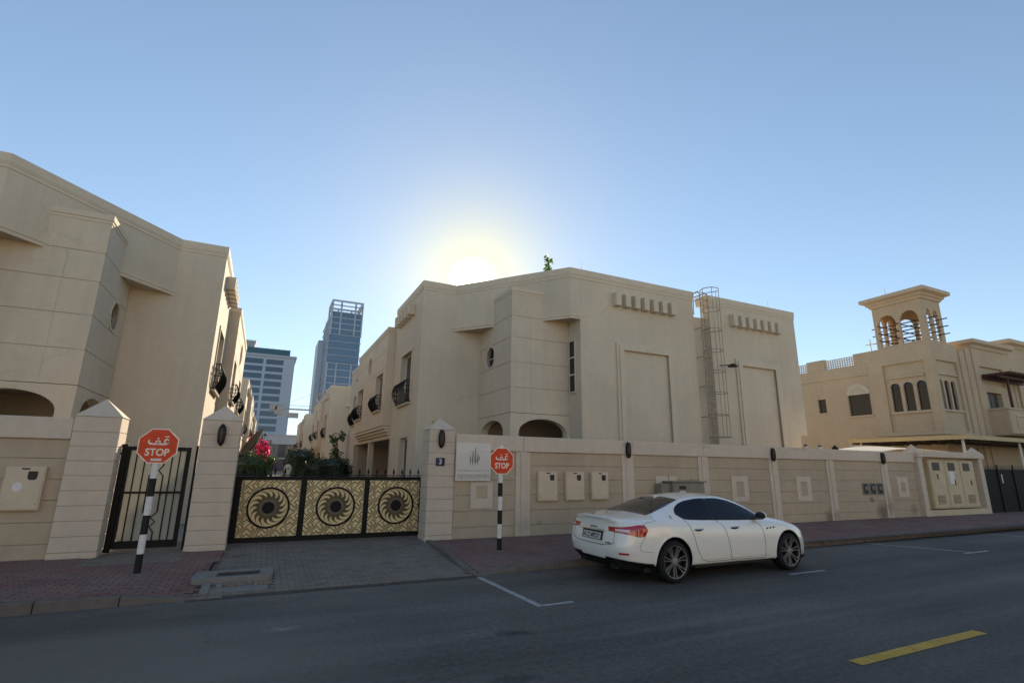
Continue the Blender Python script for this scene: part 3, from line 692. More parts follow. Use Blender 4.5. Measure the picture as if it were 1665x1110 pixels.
# ---- rooftop plant and thin rods
def leaf_cloud(mb, pts, size, R, droop=0.3):
    for p in pts:
        a = R.uniform(0, 2*PI); tilt = R.uniform(-0.9, 0.9); s = size*R.uniform(0.6, 1.3)
        d = Vector((math.cos(a)*math.cos(tilt), math.sin(a)*math.cos(tilt), math.sin(tilt)-droop)).normalized()
        n = d.orthogonal().normalized(); n = (Matrix.Rotation(R.uniform(0, 2*PI), 3, d) @ n)
        p = Vector(p); q = p+d*s*0.5; e = n*s*0.30
        mb.face([p, q+e, p+d*s, q-e])
def leaf_mat(name, c1, c2, trans=0.25):
    t = NT(name); rnd = t.n('NewGeometry').outputs['Random Per Island']
    t.setc(t.ramp(rnd, [(0.0, c1), (1.0, c2)])); t.b.inputs['Roughness'].default_value = 0.55
    tr = t.n('BsdfTranslucent'); t.l(t.ramp(rnd, [(0.0, [x*1.4 for x in c1]), (1.0, [x*1.5 for x in c2])]), tr.inputs[0])
    mx = t.n('MixShader'); mx.inputs[0].default_value = trans
    out = t.t.nodes['Material Output']; t.l(t.b.outputs[0], mx.inputs[1]); t.l(tr.outputs[0], mx.inputs[2]); t.l(mx.outputs[0], out.inputs[0])
    return t.m
M['leaf'] = leaf_mat('green_leaf', (0.028, 0.055, 0.012), (0.075, 0.13, 0.028), 0.3)
M['leaf_dark'] = leaf_mat('dark_leaf', (0.014, 0.026, 0.010), (0.035, 0.060, 0.020), 0.2)
M['leaf_bright'] = leaf_mat('bright_leaf', (0.05, 0.10, 0.015), (0.12, 0.20, 0.04), 0.4)
M['bark'] = plain('bark', (0.10, 0.07, 0.045), 0.9, 0, 0.2, 0.3, 18)
t = thing('sapling', 'small green sapling sprouting from the parapet of the big house', 'plant', (8.95, 15.8, 9.0))
P0 = Vector((8.95, 15.82, 8.98))
m = MB(); m.poly_tube([P0-Vector((0,0,.4)), P0+Vector((.02,0,.35)), P0+Vector((-.03,0,.68))], 0.013, 5); build('stem', m, M['bark'], t)
R = random.Random(2); m = MB(); leaf_cloud(m, [P0+Vector((R.gauss(0,.07), R.gauss(0,.07), R.uniform(.08, .70))) for _ in range(70)], 0.17, R); build('foliage', m, M['leaf_bright'], t, recalc=False)
for (x, y, nm) in ((9.95, 15.1, 'thin lightning rod on the parapet right of the sapling'), (20.0, 15.1, 'thin lightning rod on the parapet near the right corner of the big house')):
    m = MB(); m.tube((x,y,8.9), (x,y,9.38), 0.008, 5); m.tube((x,y,9.0), (x,y,9.06), 0.025, 6); tag(build('lightning_rod', m, M['steel'], loc=(x,y,9.03)), nm, 'rod', 'roof rods')
# ================================================================ boundary walls, pillars, gates
COURSE = [0.13, 0.40, 0.78, 1.17, 1.55, 1.93, 2.29]
def boundary(name, label, xa, xb, piers, Y=12.70):
    root = thing(name, label, 'wall', ((xa+xb)/2, Y, 0.13))
    m = MB(); m.box(xa, xb, Y+.052, Y+.2, 0.0, 2.62); build('core', m, M['groove'], root)
    edges = [xa]+[v for p in piers for v in (p-.22, p+.22)]+[xb]
    for i in range(0, len(edges), 2):
        a, b = edges[i], edges[i+1]
        if b-a < .05: continue
        for k in range(6):
            z0, z1 = COURSE[k]+.006, COURSE[k+1]-.006
            if k == 0: z0 = 0.02
            m = MB(); e = random.uniform(-.0015, .0015); m.box(a+.001, b-.001, Y+.028+e, Y+.0515, z0, z1); build('course', m, M['panel'], root, bevel=.005)
    for p in piers:
        m = MB(); m.box(p-.218, p+.218, Y-.004, Y+.0518, 0.02, 2.289); o = build('pier', m, M['trim'], root, bevel=.008)
        m = MB(); m.box(p-.075, p+.075, Y-.028, Y-.0045, 0.02, 2.30); build('fillet', m, M['trim'], o, bevel=.01)
    ends = [xa]+[p for p in piers]+[xb]
    for a, b in zip(ends, ends[1:]):
        if b-a < .3: continue
        m = MB(); m.box(a+.003, b-.003, Y-.034, Y+.225, 2.292, 2.70+random.uniform(-.004, .004)); build('coping', m, M['trim'], root, bevel=.014)
    return root
wallR = boundary('boundary_wall', 'long beige panelled boundary wall behind the white car', 4.44, 24.83, [6.38, 9.88, 12.90, 16.19, 19.27, 22.66])
wallL = boundary('boundary_wall', 'beige panelled boundary wall at the left edge, left of the black pedestrian gate', -12.0, -3.36, [-6.6, -10.0], 12.66)
def niche(root, xc, w_, z0, z1, iw, iz0, iz1, Y=12.70):
    m = MB(); m.slab([rect(xc-w_/2, xc+w_/2, z0, z1), rect(xc-iw/2, xc+iw/2, iz0, iz1)], lambda u,v,d: (u, Y+d, v), 0.006, 0.0275); o = build('niche_frame', m, M['trim'], root, bevel=.006)
    m = MB(); m.box(xc-iw/2+.002, xc+iw/2-.002, Y+.020, Y+.0272, iz0, iz1); build('niche_panel', m, M['panel'], o)
niche(wallR, 5.20, 0.62, 0.84, 1.50, 0.30, 1.09, 1.40); niche(wallR, 11.35, 0.86, 0.80, 1.67, 0.36, 1.05, 1.5)
niche(wallR, 14.49, 0.78, 0.87, 1.69, 0.34, 1.03, 1.51); niche(wallR, 17.69, 0.78, 0.84, 1.69, 0.34, 1.02, 1.51); niche(wallR, 23.77, 0.74, 0.90, 1.70, 0.30, 1.12, 1.48)

def pillar(label, x0, x1, Y, ztop, eave, depth=0.62, toe=0.0):
    root = thing('gate_pillar', label, 'pillar', ((x0+x1)/2, Y+depth/2, 0.13), 'gate pillars')
    m = MB(); m.box(x0+.012, x1-.012, Y+.012, Y+depth-.012, 0.0, eave); build('core', m, M['groove'], root)
    n = 9; h = (eave-0.18-0.10)/n
    m = MB(); m.box(x0-.006, x1+.006, Y-.006, Y+depth+.004, 0.02, 0.236); build('plinth', m, M['pier'], root, bevel=.01)
    for k in range(n):
        m = MB(); j = random.uniform(-.0015, .0015); z = 0.245+k*h
        m.box(x0+j, x1+j, Y+j, Y+depth, z+.004, z+h-.004 if k < n-1 else z+h+.02); build('block', m, M['pier'], root, bevel=.008)
    xc = (x0+x1)/2; z = 0.245+n*h+.024
    m = MB()
    a = [(x0-.012,Y-.012,z),(x1+.012,Y-.012,z),(x1+.012,Y+depth+.01,z),(x0-.012,Y+depth+.01,z)]; b = [(p[0],p[1],eave) for p in a]
    i0 = [m.P(p) for p in a]; i1 = [m.P(p) for p in b]; r0 = m.P((xc, Y+depth*.5, ztop)); 
    m.f.append(i0[::-1])
    for k in range(4): m.f.append([i0[k], i0[(k+1)%4], i1[(k+1)%4], i1[k]]); m.f.append([i1[k], i1[(k+1)%4], r0])
    build('pointed_cap', m, M['pier'], root, bevel=.008)
    return root
pillar('beige pointed pillar between the company board and the golden gate', 3.75, 4.435, 12.72, 3.10, 2.80)
pillar('beige pointed pillar between the pedestrian gate and the golden gate', -1.24, -0.50, 12.84, 3.14, 2.80)
pillar('beige pointed pillar left of the black pedestrian gate', -3.355, -2.61, 12.60, 3.12, 2.75)

# ---- lanterns
def lantern(label, x, Y, z):
    root = thing('wall_lantern', label, 'lantern', (x, Y, z), 'bronze wall lanterns')
    m = MB(); m.slab([oval(x, z, 0.075, 0.235, 20)], lambda u,v,d: (u, Y+d, v), -0.022, -0.001); build('back_plate', m, M['lamp_iron'], root, bevel=.006)
    m = MB(); m.lathe([(0.012,-.24),(0.03,-.21),(0.062,-.17),(0.066,-.145)], lambda a,b,h: (x+a, Y-.075+b*.75, z+h), 12); build('base_cup', m, M['lamp_iron'], root, smooth=True)
    m = MB(); m.lathe([(0.056,-.144),(0.066,-.05),(0.066,.06),(0.056,.139)], lambda a,b,h: (x+a, Y-.075+b*.75, z+h), 12); g = build('lamp_glass', m, M['lamp_glass'], root, smooth=True)
    for k in range(6):
        a = 2*PI*k/6; mm = MB(); mm.poly_tube([(x+.063*math.cos(a), Y-.075+.047*math.sin(a), z-.145), (x+.074*math.cos(a), Y-.075+.056*math.sin(a), z), (x+.063*math.cos(a), Y-.075+.047*math.sin(a), z+.14)], 0.0085, 5); build('cage_bar', mm, M['lamp_iron'], g)
    m = MB(); m.lathe([(0.068,.14),(0.064,.165),(0.035,.205),(0.014,.23)], lambda a,b,h: (x+a, Y-.075+b*.75, z+h), 12); build('top_cap', m, M['lamp_iron'], root, smooth=True)
    return root
lantern('bronze wall lantern on the pillar above the number plate', 4.05, 12.72, 2.56)
lantern('bronze wall lantern on the pillar left of the golden gate', -0.85, 12.84, 2.48)
lantern('bronze wall lantern on the boundary wall right of the three meter boxes', 9.86, 12.666, 2.42)
lantern('bronze wall lantern on the boundary wall above the front of the car', 16.13, 12.666, 2.43)
lantern('bronze wall lantern on the boundary wall nearest the meter kiosk', 22.52, 12.666, 2.42)

# ---- number plate and company board
M['navy'] = plain('navy_enamel', (0.012, 0.014, 0.05), 0.3, 0, 0.5, 0.1)
M['board'] = plain('board_white', (0.66, 0.595, 0.52), 0.4, 0, 0.5, 0.05, 2)
M['board_grey'] = plain('board_grey_print', (0.16, 0.145, 0.13), 0.5, 0, 0.5, 0.15, 20)
M['board_light'] = plain('board_pale_grey_print', (0.28, 0.27, 0.25), 0.5, 0, 0.5, 0.1, 20)
t = thing('number_plate', 'small dark blue plate with the white number 3 on the gate pillar', 'number plate', (4.05, 12.70, 1.99))
m = MB(); m.slab([rrect(3.935, 4.165, 1.89, 2.09, .015, 3)], lambda u,v,d: (u, 12.70+d, v), 0.0, 0.0185); build('plate', m, M['navy'], t)
build('digit', text_mb('3', 0.17, lambda a,b,d: (4.05+a, 12.7-d, 1.99+b), 0, .0015, bold=.004), M['white_paint'], t, recalc=False)
t = thing('company_board', 'white company sign board with a grey building emblem beside the gate pillar', 'sign', (4.91, 12.66, 1.52))
BX0, BX1, BZ0, BZ1, BY = 4.445, 5.405, 1.53, 2.475, 12.645
m = MB(); m.slab([rect(BX0, BX1, BZ0, BZ1)], lambda u,v,d: (u, BY+d, v), 0, 0.022); build('board', m, M['board'], t, bevel=.004)
def bd(u, v): return (BX0+u*(BX1-BX0), BZ0+v*(BZ1-BZ0))
fb = lambda u,v,d: (bd(u,v)[0], BY-d, bd(u,v)[1])
for (xx, lo, hi, wd) in ((.405,.39,.69,.036), (.475,.39,.80,.042), (.545,.39,.90,.044), (.615,.39,.74,.036), (.660,.52,.66,.026)):
    m = MB(); m.face([fb(xx-.005,lo,.002), fb(xx+wd*.42,lo+.13,.002), fb(xx+wd*.3,hi-.04,.002), fb(xx+wd*.12,hi,.002), fb(xx-wd*.2,hi-.03,.002), fb(xx-wd*.55,lo+.14,.002)]); build('emblem_tower', m, M['board_grey'], t, recalc=False)
m = MB(); m.face([fb(.53,.50,.003), fb(.56,.50,.003), fb(.66,.58,.003), fb(.685,.67,.003), fb(.64,.60,.003)]); build('emblem_sweep', m, M['board_grey'], t, recalc=False)
m = MB()
for k in range(16): m.face([fb(.04+k*.06, .735+.10*math.sin(min(1, k/9)*PI/2)-.0*k, .001), fb(.10+k*.06 if k < 15 else .97, .735+.10*math.sin(min(1,(k+1)/9)*PI/2), .001), fb(.10+k*.06 if k < 15 else .97, .745+.10*math.sin(min(1,(k+1)/9)*PI/2), .001), fb(.04+k*.06, .745+.10*math.sin(min(1, k/9)*PI/2), .001)])
build('curved_line', m, M['letter'], t, recalc=False)
def scribble(vc, h, mat, u0, u1, R, base=None):
    """small illegible print: strokes of uneven letters joined into words"""
    m = MB(); u = u0
    while u < u1-.01:
        word = R.uniform(.05, .16); e = min(u1, u+word); p = u
        if base: m.face([fb(u,vc-h*.42,.0015), fb(e-.008,vc-h*.42,.0015), fb(e-.008,vc-h*.2,.0015), fb(u,vc-h*.2,.0015)])
        while p < e-.012:
            wl = R.uniform(.008, .014); hh = h*R.choice([.55, .6, .6, 1.0]); z0 = vc-h*.45+(R.choice([0, 0, -h*.3]) if base else 0)
            m.face([fb(p,z0,.002), fb(p+wl*.5,z0,.002), fb(p+wl*.5,z0+hh,.002), fb(p,z0+hh,.002)])
            if R.random() < .6: zz = z0+R.choice([0, hh*.8]); m.face([fb(p,zz,.0025), fb(p+wl,zz,.0025), fb(p+wl,zz+h*.17,.0025), fb(p,zz+h*.17,.0025)])
            p += wl*1.45
        u = e+.012
    return build('print_line', m, mat, t, recalc=False)
R = random.Random(12)
scribble(.275, .055, M['board_light'], .05, .95, R); scribble(.155, .055, M['board_grey'], .05, .96, R, True); scribble(.063, .026, M['navy'], .03, .97, R)
m = MB(); m.face([fb(.03,.092,.001), fb(.97,.092,.001), fb(.97,.10,.001), fb(.03,.10,.001)]); build('rule_line', m, M['board_grey'], t, recalc=False)

# ---- meter boxes on the walls
def meter_box(label, x0, x1, z0, z1, Y):
    root = thing('meter_box', label, 'meter box', ((x0+x1)/2, Y, z0), 'cream meter boxes')
    m = MB(); m.box(x0, x1, Y-.10, Y-.001, z0, z1); build('cabinet', m, M['box'], root, bevel=.008)
    m = MB(); m.box(x0+.02, x1-.02, Y-.112, Y-.1005, z0+.02, z1-.02); d = build('door', m, M['box'], root, bevel=.006)
    xw = x0+(x1-x0)*.70
    m = MB(); m.slab([[(xw-.07,z1-.08),(xw-.07,z1-.20),(xw-.04,z1-.235),(xw+.04,z1-.235),(xw+.07,z1-.20),(xw+.07,z1-.08)]], lambda u,v,dd: (u,Y-.1155+dd,v), 0, .003); build('meter_window', m, M['boxdark'], d)
    m = MB(); xc = (x0+x1)/2; m.slab([[(xc-.07,z1-.022),(xc-.05,z1-.05),(xc+.05,z1-.05),(xc+.07,z1-.022)]], lambda u,v,dd: (u,Y-.1155+dd,v), 0, .003); build('hinge_notch', m, M['boxdark'], d)
    for xx in (x0+.05, x1-.05):
        for zz in (z0+.12,):
            mm = MB(); mm.lathe([(0.012,0),(0.012,.006)], lambda a,b,h: (xx+a, Y-.113-h, zz+b), 8); build('screw', mm, M['steel'], d)
    return root
meter_box('cream meter box leftmost of the three beside the right stop sign', 6.81, 7.41, 1.00, 1.775, 12.728)
meter_box('cream meter box in the middle of the three behind the car boot', 7.675, 8.28, 1.01, 1.775, 12.728)
meter_box('cream meter box rightmost of the three, nearest the lantern', 8.53, 9.11, 1.02, 1.775, 12.728)
mb = meter_box('large cream meter box with a peeled label on the wall at the left edge', -4.19, -3.61, 1.0, 1.775, 12.688)
m = MB(); m.slab([oval(-3.97, 1.42, .075, .085, 10)], lambda u,v,d: (u,12.5715+d,v), 0, .0028); build('peeled_label', m, M['white_paint'], mb)
for k, (x0, nm) in enumerate(((21.08, 'small grey water meter leftmost of the three set in the boundary wall'), (21.54, 'small grey water meter in the middle of the three set in the boundary wall'), (22.00, 'small grey water meter rightmost of the three set in the boundary wall'))):
    tt = thing('water_meter', nm, 'meter', (x0+.17, 12.70, 1.02), 'water meters')
    m = MB(); m.slab([rect(x0, x0+.37, 1.02, 1.46), rect(x0+.04, x0+.33, 1.06, 1.42)], lambda u,v,d: (u,12.70+d,v), 0, .027); build('surround', m, M['concrete'], tt)
    m = MB(); m.box(x0+.04, x0+.33, 12.718, 12.727, 1.06, 1.42); build('recess', m, M['boxdark'], tt)
    m = MB(); m.lathe([(0.09,0),(0.09,.03),(.06,.04)], lambda a,b,h: (x0+.2+a, 12.717-h, 1.27+b), 12); build('dial', m, M['concrete'], tt)
# ---- grey utility cabinet behind the car
M['cab'] = plain('cabinet_grey', (0.235, 0.20, 0.155), 0.55, 0, 0.5, 0.12, 4)
t = thing('utility_cabinet', 'grey metal utility cabinet with a white notice standing behind the car', 'cabinet', (11.9, 12.4, 0.14))
m = MB(); m.box(11.20, 12.46, 12.28, 12.68, 0.14, 1.50); build('body', m, M['cab'], t, bevel=.01)
m = MB(); m.box(11.14, 12.52, 12.22, 12.695, 1.503, 1.54); build('top_lid', m, M['cab'], t, bevel=.01)
m = MB(); m.box(10.86, 11.195, 12.40, 12.68, 0.14, 1.46); build('side_box', m, M['cab'], t, bevel=.01)
for a, b in ((11.24, 11.82), (11.835, 12.42)):
    m = MB(); m.box(a, b, 12.265, 12.2795, 0.25, 1.47); build('door', m, M['cab'], t, bevel=.006)
m = MB(); m.box(11.42, 11.70, 12.261, 12.2645, 1.30, 1.40); build('name_label', m, M['boxdark'], t)
m = MB(); m.slab([[(11.42,1.0),(11.70,1.0),(11.70,1.20),(11.66,1.25),(11.46,1.25),(11.42,1.20)]], lambda u,v,d: (u,12.261+d,v), 0, .0035); build('white_notice', m, M['white_paint'], t)
m = MB(); m.box(12.06, 12.32, 12.261, 12.2645, 1.09, 1.17); build('yellow_label', m, plain('cabinet_label', (0.12, 0.09, 0.03), .5), t)
for (x, z1) in ((11.22, 1.72), (12.12, 1.62)):
    m = MB(); m.tube((x,12.45,1.535), (x-.04,12.45,z1), .012, 6); build('vent_rod', m, M['cab'], t)

# ---- STOP signs
def stop_sign(label, x, y, z0, zc, r, lean, sticker, ptop):
    root = thing('stop_sign', label, 'stop sign', (x, y, z0), 'stop signs')
    bands = []; z = 0.0; n = 8; top = ptop-z0
    L = lambda h: (x+lean*h, y, z0+h)
    edges = [0, .25, .54, .83, 1.12, 1.41, top] if not sticker else [0, .30, .60, .90, 1.20, 1.49, top]
    for k in range(len(edges)-1):
        m = MB(); m.tube(L(edges[k]), L(edges[k+1]), .052, 18); build('pole_band', m, M['white_paint'] if k % 2 else M['black_paint'], root, smooth=True)
    m = MB(); m.slab([[( .22*math.cos(2*PI*k/12)*R2, .15*math.sin(2*PI*k/12)*R2) for k, R2 in enumerate([random.uniform(.7, 1.1) for _ in range(12)])]], lambda u,v,d: (x+u, y+v, z0+d), -.01, .008); build('mortar_foot', m, M['concrete'], root)
    cx, cy = x+lean*(zc-z0), y-.062
    oc = lambda q: [(q/math.cos(PI/8)*math.cos(PI/8+k*PI/4), q/math.cos(PI/8)*math.sin(PI/8+k*PI/4)) for k in range(8)]
    F = lambda u,v,d: (cx+u, cy-d, zc+v)
    m = MB(); m.slab([oc(r)], F, -0.006, 0.0); pl = build('plate', m, M['letter'], root)
    m = MB(); m.slab([oc(r*.945)], F, 0.0005, .002); build('red_face', m, M['red'], pl)
    build('stop_lettering', text_mb('STOP', r*.58, lambda a,b,d: F(a, b-r*.38, d), 0, .0035, bold=r*.014, xs=.86), M['letter'], pl, recalc=False)
    # Arabic word drawn stroke by stroke
    s = r/0.285
    def stroke(pts, wd):
        m = MB(); P = [Vector(p)*s for p in pts]; n = len(P); rows = []
        for i in range(n):
            d = (P[min(i+1,n-1)]-P[max(i-1,0)]); d.normalize(); nn = Vector((-d.y, d.x))*(wd[i] if isinstance(wd, list) else wd)*s/2
            rows.append((m.P(F(P[i].x-nn.x, P[i].y-nn.y, .0035)), m.P(F(P[i].x+nn.x, P[i].y+nn.y, .0035))))
        for i in range(n-1): m.f.append([rows[i][0], rows[i+1][0], rows[i+1][1], rows[i][1]])
        build('arabic_stroke', m, M['letter'], pl, recalc=False)
    stroke([(.125,.035), (.060,.030), (0,.030), (-.075,.030), (-.115,.036), (-.140,.056), (-.142,.076), (-.130,.098)], [.026, .026, .026, .026, .030, .030, .022, .010])
    ring = [(.112+.030*math.cos(a), .080+.032*math.sin(a)) for a in [k*2*PI/12 for k in range(13)]]
    stroke(ring, .020); stroke([(.138,.090), (.140,.060), (.128,.032)], .024)
    ring = [(-.010+.030*math.cos(a), .062+.024*math.sin(a)) for a in [k*2*PI/12 for k in range(13)]]
    stroke(ring, .018)
    for (ax, ay) in ((.095,.150), (.128,.153), (-.012,.122)): stroke([(ax-.014,ay), (ax,ay+.004), (ax+.014,ay)], [.010, .024, .010])
    if sticker:
        m = MB(); m.slab([rect(-.075*s,.08*s,-.245*s,-.205*s)], F, .002, .004); build('sticker', m, M['board'], pl)
    return root
stop_sign('red octagonal stop sign on a leaning striped pole in front of the pedestrian gate', -1.63, 10.68, .13, 2.155, .290, 0.0, True, 1.86)
stop_sign('red octagonal stop sign on a striped pole in front of the company board', 4.86, 10.80, .13, 2.015, .288, 0.0, False, 2.36)

# ---- pedestrian gate, standing ajar inside its opening
t = thing('pedestrian_gate', 'black iron pedestrian gate with a diamond pattern left of the golden gate', 'gate', (-1.95, 13.0, .2))
GY = 13.02
def bar(x0, x1, z0, z1, nm='bar', w_=.02, par=None, y=GY):
    m = MB(); m.box(x0, x1, y-w_, y+w_, z0, z1); return build(nm, m, M['black'], par or t, bevel=.004)
bar(-2.60, -2.50, .16, 2.24, 'frame_post', .035); bar(-2.495, -2.44, .22, 2.20, 'frame_post', .025); bar(-1.47, -1.39, .22, 2.20, 'frame_post', .025)
bar(-2.435, -1.475, 2.12, 2.20, 'top_rail', .025); bar(-2.435, -1.475, .22, .36, 'bottom_rail', .025); bar(-2.435, -1.475, 1.265, 1.305, 'middle_rail', .015)
bar(-1.30, -1.262, .16, 2.24, 'frame_post', .035)
for xx in (-2.33, -2.18, -1.71, -1.58):
    bar(xx-.011, xx+.011, .361, 1.264, w_=.011); bar(xx-.011, xx+.011, 1.306, 2.119, w_=.011)
for s in (-1, 1):
    c = -1.945
    pts = [(.10,.36), (.10,.52), (.02,.62), (.11,.71), (.02,.80), (.12,.90), (.12,1.62), (.03,1.72), (.10,1.82), (.10,2.12)]
    m = MB(); m.poly_tube([(c+s*a, GY, b) for a,b in pts], .013, 6); build('diamond_bar', m, M['black'], t)
M['backing'] = leaf_mat('cream_backing_sheet', (0.42, 0.40, 0.33), (0.44, 0.42, 0.345), .25)
m = MB(); m.box(-2.436, -1.474, GY+.03, GY+.036, .30, 2.16); build('backing_sheet', m, M['backing'], t)
m = MB(); m.box(-2.70, -2.605, 12.97, 13.02, 2.03, 2.07); build('hinge', m, M['black'], t)

# ---- sliding vehicle gate with three golden sun panels
M['gold'] = plain('gold_sheet', (0.72, 0.57, 0.30), 0.5, 0.05, 0.5, 0.12, 5)
M['gold_line'] = plain('fret_line', (0.030, 0.017, 0.008), 0.7, 0, 0.1, 0.2)
M['sun_dark'] = plain('sun_brown', (0.085, 0.06, 0.022), 0.5, 0.1, 0.5, 0.2, 20)
M['sun_hub'] = plain('sun_hub', (0.12, 0.10, 0.062), 0.5, 0.1, 0.5, 0.15, 20)
GY = 13.62
t = thing('vehicle_gate', 'black framed sliding gate with three golden panels and sun discs', 'gate', (1.7, GY, .13))
def gb(nm, x0, x1, z0, z1, y0=GY-.04, y1=GY+.04, mat='black'):
    m = MB(); m.box(x0, x1, y0, y1, z0, z1); return build(nm, m, M[mat], t, bevel=.005)
gb('top_rail', -0.75, 4.15, 1.515, 1.60); gb('bottom_rail', -0.75, 4.15, .155, .27)
for (a, b) in ((-0.75, -0.36), (0.905, 1.04), (2.39, 2.515), (3.80, 4.15)): gb('stile', a, b, .271, 1.514, GY-.038, GY+.038)
for k in range(22):
    x = -0.55+k*.215; m = MB(); m.lathe([(.010,0),(.010,.07),(.022,.085),(.026,.11),(.018,.15),(.003,.215)], lambda a,b,h: (x+a, GY+b, 1.60+h), 8); build('spear_finial', m, M['black'], t, smooth=True)
gb('upper_bar', -0.7, 4.1, 1.625, 1.645, GY-.012, GY+.012)
panels = ((-0.36, 0.905, 0.25), (1.04, 2.39, 1.735), (2.515, 3.80, 3.20))
def fret(m, x0, x1, z0, z1, cx, cz, rc):
    """diagonal key-fret lines clipped to the panel and the disc"""
    a = math.radians(45); ca, sa = math.cos(a), math.sin(a); w_ = .0080; U = .039
    def inside(p): return x0+.004 < p[0] < x1-.004 and z0+.004 < p[1] < z1-.004 and math.hypot(p[0]-cx, p[1]-cz) > rc
    def seg(p, q):
        n = max(2, int(math.hypot(q[0]-p[0], q[1]-p[1])/.012)); run = None
        def rot(s): return (cx+s[0]*ca-s[1]*sa, cz+s[0]*sa+s[1]*ca)
        pts = [rot((p[0]+(q[0]-p[0])*k/n, p[1]+(q[1]-p[1])*k/n)) for k in range(n+1)]; ok = [inside(s) for s in pts]
        i = 0
        while i <= n:
            if ok[i]:
                j = i
                while j < n and ok[j+1]: j += 1
                if j > i:
                    s, e = Vector(pts[i]), Vector(pts[j]); d = (e-s).normalized(); nn = Vector((-d.y, d.x))*w_; s = s-d*w_; e = e+d*w_
                    m.hexa([(v.x, y, v.y) for y in (GY-.0285, GY-.0345) for v in (s-nn, e-nn, e+nn, s+nn)])
                i = j+1
            else: i += 1
    for row in range(-8, 9):
        v = row*6*U
        off = (row % 2)*5*U
        seg((-1.1, v), (1.1, v))                       # long straight diagonals
        for k in range(-5, 6):                         # meanders hung between them
            u = k*10*U+off
            seq = [(0,5), (0,2), (2,2), (2,4), (4,4), (4,1), (-2,1), (-2,3), (-4,3), (-4,5), (0,5)]
            P = [(u+s*U, v+q*U) for s, q in seq]
            for p, q in zip(P, P[1:]): seg(p, q)
            for s in (6,):
                seg((u+s*U-U, v+5*U), (u+s*U-U, v+2*U)); seg((u+s*U-U, v+2*U), (u+s*U-2*U+3*U*.33, v+2*U))
for (x0, x1, cx) in panels:
    m = MB(); m.box(x0+.001, x1-.001, GY-.028, GY-.012, .271, 1.514); p = build('gold_sheet', m, M['gold'], t)
    cz, R1 = 0.905, .435
    m = MB(); fret(m, x0, x1, .271, 1.514, cx, cz, R1+.02); build('fret_pattern', m, M['gold_line'], p, kind='stuff')
    Fg = lambda u,v,d: (cx+u, GY-.03-d, cz+v)
    m = MB(); m.slab([oval(0,0,R1+.022,R1+.022,40), oval(0,0,R1-.022,R1-.022,40)], Fg, 0, .03); build('disc_ring', m, M['black'], p)
    m = MB(); m.slab([oval(0,0,.24,.24,32)], Fg, .001, .008); build('sun_body', m, M['sun_hub'], p)
    m = MB(); m.lathe([(.128,0),(.128,.022),(.10,.032)], lambda a,b,h: Fg(a,b,h+.008), 28); build('sun_centre', m, M['black'], p)
    for k in range(15):
        a0 = 2*PI*k/15; L, Rr = [], []
        for j in range(9):
            q = j/8; rad = .20+q*.205; aa = a0+.42*q-.20*math.sin(q*PI); wd = (.050*(1-q)**.7)/rad
            L.append((rad*math.cos(aa-wd), rad*math.sin(aa-wd))); Rr.append((rad*math.cos(aa+wd), rad*math.sin(aa+wd)))
        m = MB(); m.slab([L+Rr[-2::-1]], Fg, .002, .010); build('sun_ray', m, M['sun_dark'], p)
m = MB(); m.box(3.775, 3.80, GY-.10, GY-.045, .85, .95); build('latch', m, M['black'], t)
# ================================================================ neighbouring villa with a wind tower, kiosk, canopy, fence
M['villa'] = stucco('villa_render', (0.56, 0.43, 0.285), 0.10, 0.04, 0.07)
M['villa_trim'] = stucco('villa_trim', (0.60, 0.47, 0.325), 0.08, 0.06, 0.06)
M['cream'] = stucco('cream_plaster', (0.62, 0.54, 0.40), 0.05, 0.03, 0.05)
M['white_lattice'] = plain('white_lattice', (0.60, 0.57, 0.53), 0.6)
M['wood_dark'] = plain('dark_red_timber', (0.075, 0.026, 0.018), 0.6, 0, 0.4, 0.3, 10)
M['pole'] = plain('weathered_pole', (0.10, 0.052, 0.03), 0.8, 0, 0.3, 0.3, 15)
XV, YV = 34.8, 15.95
v = thing('villa', 'tan traditional villa with an open wind tower at the far right', 'villa', (40, 20, .12))
VB = lambda nm, m, mat='villa', par=v, bev=0.0: build(nm, m, M[mat], par, bevel=bev)
lx = lambda d0=XV: (lambda u, vv, d: (d0+d, u, vv))      # left face, u = y
ly_ = lambda d0=YV: (lambda u, vv, d: (u, d0+d, vv))     # street face, u = x
ARC = [(16.52, 17.06), (17.24, 17.78), (17.96, 18.50)]
m = MB(); m.slab([rect(15.95, 19.25, 0, 9.48), rect(16.42, 18.72, 4.25, 8.39)], lx(), -0.001, 0.13); VB('outer_wall', m)
m = MB(); m.slab([rect(16.40, 18.74, 4.2, 8.42)]+[arch(a, b, 5.48, 6.98, 7.23, 12) for a, b in ARC], lx(), 0.1305, 0.36); VB('arcade_panel', m)
m = MB(); m.box(XV+.02, XV+.1295, 16.5, 18.6, 7.50, 7.62); VB('arch_hood', m, 'villa_trim', bev=.02)
m = MB(); m.box(XV+.04, XV+.1295, 16.40, 18.64, 5.33, 5.47); VB('sill', m, 'villa_trim', bev=.01)
for a, b in ARC:
    m = MB(); m.slab([arch(a-.02, b+.02, 5.44, 6.98, 7.26, 12)], lx(), 0.26, 0.30); VB('arched_pane', m, 'glass')
m = MB(); m.slab([rect(19.255, 30.0, 0, 8.76), rect(19.74, 21.14, 5.45, 6.80), rect(22.67, 23.25, 5.81, 6.75)], lx(), 0.06, 0.36); VB('side_wall', m)
m = MB(); m.box(XV, XV+.059, 19.6, 30.0, 8.0, 8.76); m.box(XV+.0, XV+.0595, 18.9, 19.59, 4.1, 8.76); VB('parapet_band', m)
m = MB(); m.box(XV, XV+.36, 19.255, 20.40, 8.762, 9.48); VB('parapet_block', m, bev=.01)
